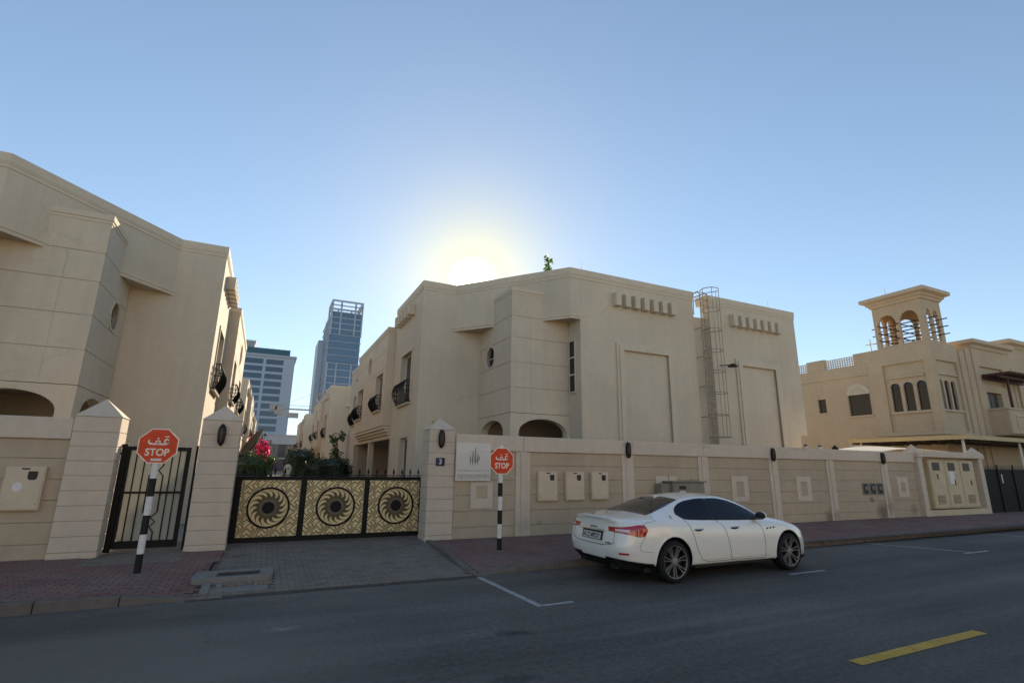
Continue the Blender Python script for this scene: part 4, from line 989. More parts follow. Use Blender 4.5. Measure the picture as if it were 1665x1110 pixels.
m = MB(); m.box(XV, XV+.36, 22.40, 23.72, 8.762, 9.48); VB('parapet_block', m, bev=.01)
m = MB(); m.box(XV, XV+.36, 25.6, 26.9, 8.762, 9.48); VB('parapet_block', m, bev=.01)
def lattice(y0, y1):
    m = MB(); hs = []
    ny, nz = int((y1-y0)/.16), 4
    for i in range(ny):
        for k in range(nz): 
            c = (y0+.08+i*(y1-y0-.05)/ny, 8.83+k*.155)
            hs.append([(c[0]+.055*math.cos(a), c[1]+.055*math.sin(a)) for a in [j*PI/3 for j in range(6)]])
    m.slab([rect(y0, y1, 8.762, 9.40)]+hs, lx(), 0.12, 0.17); VB('lattice_screen', m, 'white_lattice')
lattice(20.405, 22.395); lattice(23.725, 25.595)
m = MB(); m.slab([rect(19.76, 21.12, 5.47, 6.78)], lx(), 0.20, 0.23); VB('pane', m, 'glass')
m = MB(); m.slab([arch(19.70, 21.18, 6.80, 6.802, 7.50, 18)[1:-1]+[(19.70,6.80)]], lx(), 0.02, 0.0595); fan = VB('fan_panel', m, 'cream')
for k in range(7):
    a = PI*(k+.5)/7; m = MB(); c, r0, r1 = 20.44, .16, .46
    m.slab([[(c+r0*math.cos(a), 6.84+r0*math.sin(a)), (c+r1*math.cos(a+.10), 6.84+r1*math.sin(a+.10)*.95), (c+(r1+.06)*math.cos(a), 6.84+(r1+.06)*math.sin(a)*.95), (c+r1*math.cos(a-.10), 6.84+r1*math.sin(a-.10)*.95)]], lx(), .012, .0195); build('fan_petal', m, M['villa'], fan)
m = MB(); m.box(XV-.02, XV+.0595, 19.62, 21.26, 5.33, 5.44); VB('sill', m, 'villa_trim', bev=.01)
m = MB(); m.slab([rect(22.69, 23.23, 5.83, 6.73)], lx(), 0.22, 0.25); VB('pane', m, 'glass')
m = MB(); m.box(XV-.07, XV-.0015, 15.88, 19.25, 4.03, 4.12); VB('string_course', m, 'villa_trim', bev=.01)
m = MB(); m.box(XV+.02, XV+.0595, 19.65, 21.0, 4.00, 4.06); VB('string_course', m, 'villa_trim')
# street face
ARX = [(35.06, 35.58), (35.74, 36.26), (36.42, 36.94)]
m = MB(); m.slab([rect(34.9305, 37.75, 0, 9.48), rect(35.19, 37.44, 4.25, 8.38)], ly_(), 0, 0.13); VB('outer_wall', m)
m = MB(); m.slab([rect(35.165, 37.46, 4.2, 8.42)]+[arch(a+.18, b+.18, 5.5, 6.98, 7.24, 12) for a, b in ARX], ly_(), 0.1305, 0.36); VB('arcade_panel', m)
for a, b in ARX:
    m = MB(); m.slab([arch(a+.16, b+.20, 5.46, 6.98, 7.27, 12)], ly_(), 0.24, 0.28); VB('arched_pane', m, 'glass')
m = MB(); m.box(35.2, 37.4, YV+.02, YV+.1295, 7.52, 7.62); VB('arch_hood', m, 'villa_trim', bev=.02)
m = MB(); m.box(35.2, 37.4, YV+.03, YV+.1295, 5.36, 5.48); VB('sill', m, 'villa_trim', bev=.01)
m = MB(); m.box(34.75, 37.75, YV-.06, YV-.001, 4.03, 4.12); VB('string_course', m, 'villa_trim', bev=.01)
for k in range(2):
    m = MB(); m.box(37.76+k*.55, 38.31+k*.55, YV-.10-.08*k, YV+.3, 0, 9.2 if k == 0 else 9.45); VB('pilaster', m, bev=.01)
m = MB(); m.slab([rect(38.86, 43.3, 0, 9.45), rect(39.7, 41.5, 4.6, 6.75), rect(39.45, 42.25, 7.2, 8.34)], ly_(), -0.26, 0.1); VB('tower_block_wall', m)
m = MB(); m.box(39.44, 42.26, YV-.12, YV+.05, 7.19, 8.35); VB('recess_panel', m)
m = MB(); m.sweep([(38.85, 18.5), (38.85, YV-.27), (43.31, YV-.27), (43.31, 18.5)], [(-.02,9.45),(.05,9.45),(.12,9.62),(.32,9.72),(.32,9.94),(-.4,9.94),(-.4,9.45)], side=1); VB('block_cornice', m, 'villa_trim')
m = MB(); m.box(39.0, 43.2, YV, 18.5, 9.5, 9.9); VB('block_roof', m)
for a, b in ((39.75, 40.55), (40.65, 41.45)):
    m = MB(); m.box(a, b, YV-.02, YV+.03, 4.6, 6.7); VB('balcony_door', m, 'frame_dark')
m = MB(); m.slab([rect(43.302, 60, 0, 8.6), rect(45.3, 46.6, 4.6, 6.2)], ly_(), 0, .3); VB('outer_wall', m)
m = MB(); m.slab([arch(45.2, 46.7, 6.2, 6.202, 7.1, 14)[1:-1]+[(45.2,6.2)]], ly_(), -.04, -.002); VB('fan_panel', m, 'cream')
m = MB(); m.box(45.3, 46.6, YV+.1, YV+.14, 4.6, 6.2); VB('pane', m, 'glass')
for x in (43.8, 44.5): 
    m = MB(); m.box(x, x+.35, YV-.12, YV-.001, 0, 8.3); VB('pilaster', m, bev=.01)
m = MB(); m.box(43.35, 44.1, YV-.1, YV+.2, 8.602, 9.2); VB('parapet_block', m)
# balcony and its pergola
m = MB(); m.slab([rect(39.45, 50, 4.18, 5.60)], ly_(14.75), 0, .18); VB('balcony_front', m)
m = MB(); m.box(39.45, 39.63, 14.931, YV-.265, 4.18, 5.60); m.box(39.46, 50, 14.94, YV-.27, 4.1, 4.3); VB('balcony_side', m)
m = MB(); m.box(39.38, 50.1, 14.68, 15.0, 5.602, 5.70); m.box(39.38, 39.68, 15.001, YV-.265, 5.602, 5.70); VB('balcony_coping', m, 'villa_trim', bev=.01)
m = MB(); m.slab([rect(40.2, 42.4, 4.55, 5.3), rect(40.3, 42.3, 4.65, 5.2)], ly_(14.75), -.04, -.001); VB('panel_moulding', m, 'villa_trim')
pg = thing('pergola', 'dark red timber pergola over the villa balcony at the right edge', 'pergola', (41.5, 14.9, 5.7))
for x in (40.3, 43.3):
    m = MB(); m.box(x-.06, x+.06, 14.78, 14.90, 5.70, 7.50); build('post', m, M['wood_dark'], pg, bevel=.01)
m = MB(); m.box(39.4, 44.4, 14.76, 14.92, 7.50, 7.66); build('beam', m, M['wood_dark'], pg, bevel=.01)
m = MB(); m.box(39.4, 44.4, YV-.42, YV-.28, 7.50, 7.66); build('beam', m, M['wood_dark'], pg, bevel=.01)
for k in range(17):
    x = 39.45+k*.30; m = MB(); m.box(x, x+.11, 14.25, YV-.28, 7.665, 7.80); build('rafter', m, M['wood_dark'], pg)
# wind tower on the corner
TY = (16.05, 18.85); TX = (34.88, 37.0)
wt = VB('wind_tower', MB().prism([(TX[0]+.3, TY[0]+.3), (TX[1]-.3, TY[0]+.3), (TX[1]-.3, TY[1]-.3), (TX[0]+.3, TY[1]-.3)], 9.30, 9.50))
def twface(fn, u0, u1):
    w_ = (u1-u0); hs = []
    for k in range(2):
        a = u0+.26+k*(w_-.52+.22)/2; b = a+(w_-.52-.22)/2
        zs, zt = 11.0, 11.60; c = (a+b)/2; h = (b-a)/2
        pts = [(a, 9.62), (b, 9.62), (b, zs), (b-h*.04, zs+.18), (b-h*.22, zs+.32), (b-h*.30, zs+.44), (b-h*.60, zs+.54), (c, zt), (a+h*.60, zs+.54), (a+h*.30, zs+.44), (a+h*.22, zs+.32), (a+h*.04, zs+.18), (a, zs)]
        hs.append(pts)
    m = MB(); m.slab([rect(u0, u1, 9.482, 12.18)]+hs, fn, 0, .16); return build('tower_face', m, M['villa'], wt, bevel=.012)
twface(lx(TX[0]), TY[0], TY[1]); twface(lx(TX[1]-.16), TY[0], TY[1])
twface(ly_(TY[0]+.001), TX[0]+.1605, TX[1]-.1605); twface(ly_(TY[1]-.162), TX[0]+.1605, TX[1]-.1605)
m = MB(); m.sweep([(TX[0],TY[0]), (TX[1],TY[0]), (TX[1],TY[1]), (TX[0],TY[1])], [(-.2,12.182),(.06,12.182),(.12,12.32),(.22,12.38),(.22,12.48),(.46,12.58),(.46,12.80),(-.2,12.84)], closed=True, side=1); build('tower_cornice', m, M['villa_trim'], wt)
m = MB(); m.box(TX[0]-.02, TX[1]+.02, TY[0]-.02, TY[1]+.02, 12.70, 12.78); build('tower_roof', m, M['villa_trim'], wt)
for z in (9.95, 10.42, 10.89):
    for k in range(3):
        y = TY[0]+.45+k*.95
        m = MB(); m.tube((TX[0]-.45, y, z), (TX[1]+.5, y, z), .035, 7); build('projecting_pole', m, M['pole'], wt)
    for k in range(2):
        x = TX[0]+.55+k*1.0
        m = MB(); m.tube((x, TY[0]-.5, z+.09), (x, TY[1]+.45, z+.09), .035, 7); build('projecting_pole', m, M['pole'], wt)
m = MB(); m.tube((34.95, 17.9, 12.8), (34.95, 17.9, 13.4), .012, 5); build('aerial', m, M['steel'], wt)
m = MB(); m.tube((35.2, 19.4, 9.4), (35.2, 19.4, 10.35), .03, 6); m.tube((35.2, 19.1, 10.0), (35.2, 19.7, 10.0), .025, 6); VB('roof_post', m, 'villa_trim')
# second, far tower top at the frame edge
m = MB(); m.box(44.9, 48.5, 16.2, 19.5, 8.6, 10.25); VB('far_tower', m)
m = MB(); m.sweep([(44.9,16.2),(48.5,16.2),(48.5,19.5),(44.9,19.5)], [(-.2,10.25),(.05,10.25),(.15,10.4),(.38,10.5),(.38,10.75),(-.2,10.8)], closed=True, side=1); VB('far_tower_cornice', m, 'villa_trim')
m = MB(); m.box(XV+.37, 60, YV+.37, 30, 8.2, 8.25); VB('roof', m)
m = MB(); m.box(XV+.3, 60, 29.7, 30, 0, 8.7); VB('rear_wall', m)
# ---- carport canopy in front of the villa
M['canopy_edge'] = plain('canopy_edge', (0.52, 0.40, 0.20), 0.6, 0, 0.4, 0.08, 2)
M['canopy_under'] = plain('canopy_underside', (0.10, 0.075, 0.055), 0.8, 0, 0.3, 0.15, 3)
cp = thing('carport_canopy', 'flat tan carport canopy on white posts in front of the villa', 'canopy', (36, 16, .13))
CX, CY0, CY1 = 30.85, 13.30, 19.05
m = MB(); m.sweep([(CX, CY1), (CX, CY0), (48.0, CY0)], [(0,3.50),(.05,3.50),(.05,3.70),(0,3.70)], side=-1 if False else 1); build('fascia', m, M['canopy_edge'], cp)
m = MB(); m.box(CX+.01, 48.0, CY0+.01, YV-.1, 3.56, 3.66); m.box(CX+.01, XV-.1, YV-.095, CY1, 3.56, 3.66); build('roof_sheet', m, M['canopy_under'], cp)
for (x, y) in ((31.3, 13.7), (31.3, 18.6), (37.0, 13.7), (42.5, 13.7)):
    m = MB(); m.tube((x, y, .1), (x, y, 3.56), .06, 10); build('post', m, M['white_paint'], cp)
for k in range(8):
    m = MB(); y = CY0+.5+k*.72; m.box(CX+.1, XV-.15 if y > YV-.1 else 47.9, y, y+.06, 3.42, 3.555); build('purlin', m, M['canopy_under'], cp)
# ---- meter kiosk at the end of the wall
M['kiosk'] = plain('kiosk_paint', (0.56, 0.44, 0.27), 0.6, 0, 0.4, 0.10, 2)
kk = thing('meter_kiosk', 'cream meter kiosk with three doors and pointed posts at the wall end', 'kiosk', (27.4, 12.8, .14))
def kpost(x0, x1, d1):
    m = MB(); m.box(x0, x1, 12.56, d1, 0.1, 2.52); build('post', m, M['trim'], kk, bevel=.012)
    for k in range(8):
        z = .40+k*.28; mm = MB(); mm.box(x0-.001, x1+.001, 12.558, 12.5595, z, z+.014); build('joint', mm, M['groove'], kk)
    m = MB(); z = 2.522; xm = (x0+x1)/2; a = [m.P(p) for p in ((x0-.06,12.5,z),(x1+.06,12.5,z),(x1+.06,d1+.03,z),(x0-.06,d1+.03,z))]; ap = m.P((xm,(12.5+d1)/2,3.06))
    b = [m.P((m.v[i].x, m.v[i].y, 2.70)) for i in a]
    m.f.append(a[::-1])
    for k in range(4): m.f.append([a[k],a[(k+1)%4],b[(k+1)%4],b[k]]); m.f.append([b[k],b[(k+1)%4],ap])
    build('pointed_cap', m, M['trim'], kk)
kpost(24.84, 25.16, 13.1); kpost(29.72, 30.05, 13.1)
m = MB(); m.box(25.162, 29.718, 12.98, 13.1, .1, 2.5); build('back_wall', m, M['kiosk'], kk)
m = MB(); m.box(25.162, 29.718, 12.57, 12.975, .1, .37); build('plinth', m, M['kiosk'], kk, bevel=.01)
m = MB(); m.box(25.225, 29.655, 12.48, 13.12, 2.525, 2.78); build('roof_slab', m, M['trim'], kk, bevel=.02)
for k in range(3):
    x0 = 25.75+k*1.215; x1 = x0+1.20
    m = MB(); m.box(x0, x1, 12.66, 12.97, .42, 2.44); o = build('cabinet', m, M['kiosk'], kk, bevel=.012)
    m = MB(); m.box(x0+.03, x1-.03, 12.645, 12.6595, .46, 2.40); dd = build('door', m, M['kiosk'], o, bevel=.008)
    m = MB(); m.box(x0+.24, x0+.80, 12.638, 12.6445, 1.98, 2.32); build('window', m, M['boxdark'], dd)
    m = MB(); m.box(x0+.30, x0+.86, 12.638, 12.6445, .60, .95); lv = build('louvre', m, plain('rusty_louvre', (0.16, 0.09, 0.05), .8), dd)
    for j in range(6):
        mm = MB(); mm.box(x0+.31, x0+.85, 12.628, 12.6375, .62+j*.055, .645+j*.055); build('slat', mm, M['kiosk'], lv)
    m = MB(); m.box(x0+.50+.1*k, x0+.60+.1*k, 12.636, 12.6445, 1.62-.25*(k > 0), 1.84-.25*(k > 0)); build('rusty_lock', m, plain('rust', (0.18, 0.085, 0.035), .9, 0, .3, .4, 30), dd)
m = MB(); m.box(26.98+.25, 27.62, 12.640, 12.6446, 1.42, 1.95); build('paper_notice', m, M['white_paint'], kk)
# pale sheet roof just behind the kiosk
t = thing('shed_roof', 'pale tent-like sheet roof showing above the wall behind the kiosk', 'roof', (26.5, 14.0, .13))
m = MB()
for k in range(8):
    xa, xb = 22.9+k*.93, 22.9+(k+1)*.93
    h = lambda x: 2.74+.26*math.sin(min(1, (x-22.9)/3.0)*PI/2)-.13*max(0, (x-27.0)/3.3)
    m.hexa([(xa,13.2,h(xa)-.12),(xb,13.2,h(xb)-.12),(xb,14.9,h(xb)+.03),(xa,14.9,h(xa)+.03),(xa,13.2,h(xa)-.09),(xb,13.2,h(xb)-.09),(xb,14.9,h(xb)+.06),(xa,14.9,h(xa)+.06)])
build('roof_sheet', m, plain('pale_sheet', (0.62, 0.57, 0.47), .6, 0, .4, .06, 2), t)
for x in (23.0, 26.6, 30.2):
    m = MB(); m.tube((x,14.6,.1), (x,14.6,2.6), .05, 8); build('post', m, M['steel'], t)
# ---- black fence right of the kiosk
M['fence'] = plain('black_fence_sheet', (0.012, 0.010, 0.009), .6, 0, .12, .25, 2)
f = thing('fence', 'black sheet fence with spear tops right of the kiosk', 'fence', (40, 12.7, .14))
for k in range(14):
    x0 = 30.10+k*1.5
    m = MB(); m.box(x0, x0+1.49, 12.72, 12.74, .18, 2.08); build('sheet_panel', m, M['fence'], f)
    m = MB(); m.box(x0-.03, x0+.03, 12.68, 12.7195, .14, 2.30); build('fence_post', m, M['black'], f)
    for j in range(10):
        m = MB(); xx = x0+.09+j*.15; m.tube((xx,12.73,2.081), (xx,12.73,2.30), .014, 5, .002); build('spear_tip', m, M['black'], f)
m = MB(); m.box(30.05, 51, 12.715, 12.745, .145, .178); build('bottom_rail', m, M['black'], f)
m = MB(); m.box(31.9, 31.98, 12.710, 12.718, 1.45, 1.85); build('white_tag', m, M['white_paint'], f)
# ---- small lamps standing on the wall's inner side
for k, (x, nm) in enumerate(((19.15, 'small white ball lamp just above the wall right of the big house'), (20.0, 'small white ball lamp second right of the big house above the wall'))):
    t = thing('garden_lamp', nm, 'lamp', (x, 13.5, .12), 'garden lamps')
    m = MB(); m.tube((x,13.5,.12), (x,13.5,2.70), .02, 6); build('stem', m, M['black'], t)
    m = MB(); m.lathe([(.005,-.07),(.05,-.05),(.07,0),(.05,.05),(.005,.07)], lambda a,b,h: (x+a,13.5+b,2.77+h), 12); build('globe', m, M['white_paint'], t, smooth=True)
    m = MB(); m.lathe([(.08,.075),(.05,.11),(.01,.13)], lambda a,b,h: (x+a,13.5+b,2.77+h), 10); build('cap', m, M['black'], t)
t = thing('garden_lamp', 'small black lantern just above the wall left of the canopy', 'lamp', (20.95, 13.5, .12), 'garden lamps')
m = MB(); m.tube((20.95,13.5,.12), (20.95,13.5,2.66), .025, 6); build('stem', m, M['black'], t)
m = MB(); m.lathe([(.05,0),(.12,.08),(.12,.16),(.06,.20),(.01,.27)], lambda a,b,h: (20.95+a,13.5+b,2.66+h), 8); build('lantern_head', m, M['black'], t)
# ================================================================ the parked white saloon (local axes: x rear->front, y left, z up)
M['paint'] = plain('white_car_paint', (0.82, 0.785, 0.71), 0.18, 0, 0.5, 0.0, 1, 1.0)
M['car_glass'] = glass_dark('tinted_car_glass', (0.004, 0.006, 0.013), .02, 0, .35)
M['tyre'] = plain('tyre_rubber', (0.014, 0.013, 0.013), .8, 0, .3, .2, 12)
M['rim'] = plain('dark_rim', (0.010, 0.010, 0.010), .5, 0, .3, .1)
M['rim_edge'] = plain('machined_rim', (0.24, 0.23, 0.22), .4, .3, .5, .08)
M['car_black'] = plain('black_plastic', (0.010, 0.010, 0.010), .5, 0, .4, .2, 10)
M['chrome'] = plain('chrome', (0.62, 0.60, 0.57), .12, 1.0, .5, .03)
M['tail_red'] = plain('tail_light_red', (0.42, 0.004, 0.010), .08, 0, .6, .05, 8, 1.0)
M['tail_clear'] = plain('tail_light_clear', (0.75, 0.55, 0.55), .1, 0, .6, .1, 30, 1.0)
M['seam'] = plain('panel_gap', (0.035, 0.032, 0.030), .8, 0, .2, 0)
def pchip(xs, ys):
    n = len(xs); h = [xs[i+1]-xs[i] for i in range(n-1)]; d = [(ys[i+1]-ys[i])/h[i] for i in range(n-1)]
    m = [d[0]]+[0 if d[i-1]*d[i] <= 0 else 2*d[i-1]*d[i]/(d[i-1]+d[i]) for i in range(1, n-1)]+[d[-1]]
    def f(x):
        if x <= xs[0]: return ys[0]
        if x >= xs[-1]: return ys[-1]
        i = max(k for k in range(n-1) if xs[k] <= x); t = (x-xs[i])/h[i]
        return ys[i]*(1+2*t)*(1-t)**2+m[i]*h[i]*t*(1-t)**2+ys[i+1]*t*t*(3-2*t)+m[i+1]*h[i]*t*t*(t-1)
    return f
def C(*p): return pchip([a for a, b in p], [b for a, b in p])
W_ = C((0,.34),(.012,.50),(.035,.64),(.08,.76),(.16,.845),(.3,.90),(.6,.945),(1.07,.968),(1.7,.955),(2.5,.945),(3.3,.955),(4.07,.962),(4.4,.93),(4.65,.85),(4.82,.70),(4.92,.52),(4.97,.34))
ZS = C((0,.90),(.06,.935),(.3,.985),(.8,1.01),(1.3,1.00),(2.0,.965),(2.8,.94),(3.5,.925),(3.9,.905),(4.3,.845),(4.65,.735),(4.85,.64),(4.97,.56))
ZT = C((0,.965),(.04,1.045),(.12,1.062),(.4,1.08),(.74,1.112),(1.1,1.222),(1.5,1.338),(1.9,1.408),(2.25,1.430),(2.6,1.420),(2.9,1.368),(3.2,1.258),(3.5,1.118),(3.68,1.042),(3.9,1.005),(4.3,.925),(4.6,.825),(4.8,.735),(4.92,.655),(4.97,.60))
ZB = C((0,.375),(.2,.345),(.6,.30),(1.5,.25),(3.5,.235),(4.3,.22),(4.8,.24),(4.97,.30))
WR = C((0,.55),(.5,.58),(.9,.575),(1.4,.565),(2.2,.60),(2.9,.605),(3.4,.63),(3.8,.58),(4.5,.50),(4.97,.30))
REAR = C((.2,.20),(.34,.085),(.45,.02),(.56,0),(.68,.012),(.80,.045),(.95,.075),(1.02,.045),(1.06,.0),(1.5,.0))
def section(u):
    w_ = W_(u); zs, zt, zb = ZS(u), ZT(u), ZB(u); h = max(zt-zs, .02); k = w_/.95
    wb = .885*w_; wr = min(WR(u), wb*.93)
    g = min(1, h/.30)       # how much of a cabin there is
    c = [(.885*w_, zb), (.962*w_, zb+.025), (.992*w_, zb+.15), (w_, .56 if u < 4.6 else max(zb+.2, .5)), (.990*w_, zs-.17), (.962*w_, zs-.055), (wb, zs+.010),
         (wb+(wr-wb)*.42-.0*g, zs+.010+(h-.01)*(.42 if g > .5 else .42)), (wr, zs+h*(.84*g+.70*(1-g))), (wr*.62, zt-.014*g-.006), (0, zt)]
    zc = [p[1] for p in c]
    for i in range(1, len(c)):
        if zc[i] <= zc[i-1]: zc[i] = zc[i-1]+.004
    c = [(p[0], z) for p, z in zip(c, zc)]
    out = []; N = 7; P = [(c[0][0]*2-c[1][0], c[0][1]*2-c[1][1])]+c+[(-c[-2][0], c[-2][1])]
    for i in range(1, len(P)-2):
        for j in range(N):
            t = j/N; a, b, cc, d = P[i-1], P[i], P[i+1], P[i+2]
            out.append(tuple(.5*((2*b[q])+(-a[q]+cc[q])*t+(2*a[q]-5*b[q]+4*cc[q]-d[q])*t*t+(-a[q]+3*b[q]-3*cc[q]+d[q])*t**3) for q in (0, 1)))
    out.append(c[-1])
    return out
def rear_x(u, z): return u+REAR(z)*max(0, 1-u/.55)**1.6
_cache = {}
def sec(u):
    k = round(u, 5)
    if k not in _cache: _cache[k] = section(u)
    return _cache[k]
def S_side(u, z):
    s = sec(u)
    for a, b in zip(s, s[1:]):
        if a[1] <= z <= b[1]:
            t = (z-a[1])/max(b[1]-a[1], 1e-6); return Vector((rear_x(u, z), a[0]+(b[0]-a[0])*t, z))
    p = s[0] if z < s[0][1] else s[-1]
    return Vector((rear_x(u, z), p[0], z))
def S_top(u, y):
    s = sec(u); y = abs(y)
    for a, b in zip(s[::-1], s[::-1][1:]):
        if a[0] <= y <= b[0]:
            t = (y-a[0])/max(b[0]-a[0], 1e-6); z = a[1]+(b[1]-a[1])*t; return Vector((rear_x(u, z), y, z))
    return Vector((u, y, s[-1][1]))
def N_side(u, z):
    e = .012; du = S_side(min(u+e, 4.96), z)-S_side(max(u-e, .001), z); dz = S_side(u, z+e)-S_side(u, z-e)
    n = du.cross(dz).normalized(); return n if n.y > 0 else -n
car = thing('parked_car', 'white four-door saloon car parked along the kerb, seen from behind', 'car', (0, 0, 0))
us = [0, .004, .012, .022, .035, .055, .08, .11, .15, .2, .25, .3]
u = .34
while u < 4.6: us.append(u); u += .03
us += [4.6, 4.65, 4.7, 4.75, 4.8, 4.84, 4.88, 4.91, 4.935, 4.955, 4.965, 4.97]
AX = ((1.07, .345), (4.07, .345)); RA = .412
bm_ = MB(); grid = []
for u in us:
    s = sec(u); row = [bm_.P((rear_x(u, z), -y, z)) for y, z in s[:-1]]+[bm_.P((rear_x(u, s[-1][1]), 0, s[-1][1]))]+[bm_.P((rear_x(u, z), y, z)) for y, z in s[:-1][::-1]]
    grid.append(row)
def inarch(i):
    p = bm_.v[i]
    if abs(p.y) < .5 or p.z > .9: return None
    for ax, az in AX:
        if math.hypot(p.x-ax, p.z-az) < RA: return (ax, az)
    return None
ins = {i: inarch(i) for r_ in grid for i in r_}
for a in range(len(grid)-1):
    for b in range(len(grid[0])-1):
        q = [grid[a][b], grid[a+1][b], grid[a+1][b+1], grid[a][b+1]]
        if all(ins[i] for i in q): continue
        bm_.f.append(q)
used = {i for f_ in bm_.f for i in f_}
for i in used:
    if ins[i]:
        ax, az = ins[i]; p = bm_.v[i]; d = Vector((p.x-ax, 0, p.z-az)); d = d.normalized() if d.length > 1e-4 else Vector((0,0,1)); q = Vector((ax, p.y, az))+d*RA
        bm_.v[i] = q
bm_.f.append(grid[0][::-1]); bm_.f.append(grid[-1][:])
body = build('body', bm_, M['paint'], car, smooth=True, angle=50)
def half_patch(nm, mat, lo, hi, u0, u1, nu, nz, off, par, sides=(-1, 1), us_=None, smooth=True):
    for sd in sides:
        m = MB(); G = []
        for i in range(nu+1):
            t = i/nu; uu = us_(t) if us_ else u0+(u1-u0)*t; a, b = lo(uu), hi(uu); r_ = []
            for j in range(nz+1):
                z = a+(b-a)*j/nz; p = S_side(uu, z)+N_side(uu, z)*off; r_.append(m.P((p.x, p.y*sd, p.z)))
            G.append(r_)
        for i in range(nu):
            for j in range(nz): m.f.append([G[i][j], G[i+1][j], G[i+1][j+1], G[i][j+1]])
        o = build(nm, m, mat, par, smooth=smooth, angle=60)
    return o
# side windows: an almond split by the door pillar
zlo = C((1.30,1.105),(1.36,1.055),(1.46,1.020),(1.7,1.003),(2.2,.985),(2.8,.968),(3.3,.960),(3.52,.958))
zhi = C((1.30,1.108),(1.36,1.175),(1.5,1.248),(1.75,1.312),(2.1,1.345),(2.4,1.345),(2.7,1.310),(3.0,1.225),(3.3,1.095),(3.45,1.015),(3.52,.962))
half_patch('side_window_surround', M['car_black'], lambda u: zlo(u)-.008, lambda u: zhi(u)+.008, 1.30, 3.52, 60, 8, .0025, body)
half_patch('rear_door_window', M['car_glass'], zlo, zhi, 1.31, 2.16, 26, 8, .005, body)
half_patch('front_door_window', M['car_glass'], zlo, zhi, 2.215, 3.48, 34, 8, .005, body)
def top_patch(nm, mat, hw, u0, u1, off, par, nu=24, ny=20, crown=0.0):
    m = MB(); G = []
    for i in range(nu+1):
        uu = u0+(u1-u0)*i/nu; h = hw(uu); r_ = []
        for j in range(ny+1):
            y = -h+2*h*j/ny; ub = uu+crown*((y/h)**2)*(1 if i == 0 else (1-i/nu)) if crown else uu
            p = S_top(ub, y); e = .01; dz = (S_top(ub+e, y).z-S_top(ub-e, y).z)/(2*e); n = Vector((-dz, 0, 1)).normalized()
            r_.append(m.P((p.x+n.x*off, y, p.z+n.z*off)))
        G.append(r_)
    for i in range(nu):
        for j in range(ny): m.f.append([G[i][j], G[i+1][j], G[i+1][j+1], G[i][j+1]])
    return build(nm, m, mat, par, smooth=True, angle=60)
top_patch('rear_window', M['car_glass'], C((.74,.60),(1.2,.575),(1.62,.50)), .745, 1.62, .004, body)
top_patch('windscreen', M['car_glass'], C((2.72,.52),(3.2,.60),(3.66,.70)), 2.72, 3.66, .004, body)
# tail lights, wrapped round the corners
tl = C((0,.835),(.05,.825),(.2,.795),(.36,.765),(.43,.775),(.52,.868)); th = C((0,.905),(.05,.912),(.2,.935),(.38,.955),(.48,.945),(.52,.872))
sq = lambda t: .008+.505*t*t
half_patch('tail_light', M['tail_red'], tl, th, 0, 0, 26, 6, .006, body, us_=sq)
half_patch('tail_light_lens', M['tail_clear'], lambda u: .846-.05*u, lambda u: .880+.02*u, 0, 0, 10, 3, .009, body, us_=lambda t: .03+.14*t*t)
half_patch('bumper_reflector', M['tail_red'], lambda u: .485, lambda u: .517, .055, .16, 8, 2, .006, body)
half_patch('lower_bumper', M['car_black'], lambda u: ZB(u)-.0+.002, lambda u: max(ZB(u)+.045-u*.01, ZB(u)+.01), 0, 0, 24, 3, .004, body, us_=lambda t: .002+.62*t*t)
def seam_line(pts, r=.0042, sides=(-1, 1), nm='panel_gap', mat=None):
    for sd in sides:
        L = []
        for (ua, za), (ub, zb_) in zip(pts, pts[1:]):
            for k in range(6): 
                t = k/6; uu, z = ua+(ub-ua)*t, za+(zb_-za)*t; p = S_side(uu, z)+N_side(uu, z)*.0005; L.append((p.x, p.y*sd, p.z))
        uu, z = pts[-1]; p = S_side(uu, z)+N_side(uu, z)*.0005; L.append((p.x, p.y*sd, p.z))
        m = MB(); m.poly_tube(L, r, 5); build(nm, m, mat or M['seam'], body)
seam_line([(1.40,1.02), (1.47,.90), (1.545,.72), (1.60,.52), (1.70,.36), (1.85,.30), (2.55,.295)])
seam_line([(2.215,.975), (2.30,.90), (2.375,.75), (2.42,.55), (2.46,.30)])
seam_line([(2.46,.298), (3.36,.285)]); seam_line([(3.36,.285), (3.37,.55), (3.36,.74), (3.30,.86), (3.18,.945)])
seam_line([(.47,.80), (.40,.70), (.34,.62), (.36,.55), (.60,.52)], .003)
seam_line([(.72,1.05), (.735,1.01), (.52,.985), (.43,.95)], .003)
half_patch('sill_line', M['seam'], lambda u: ZB(u)+.085, lambda u: ZB(u)+.0885, 1.62, 3.5, 20, 1, .001, body)
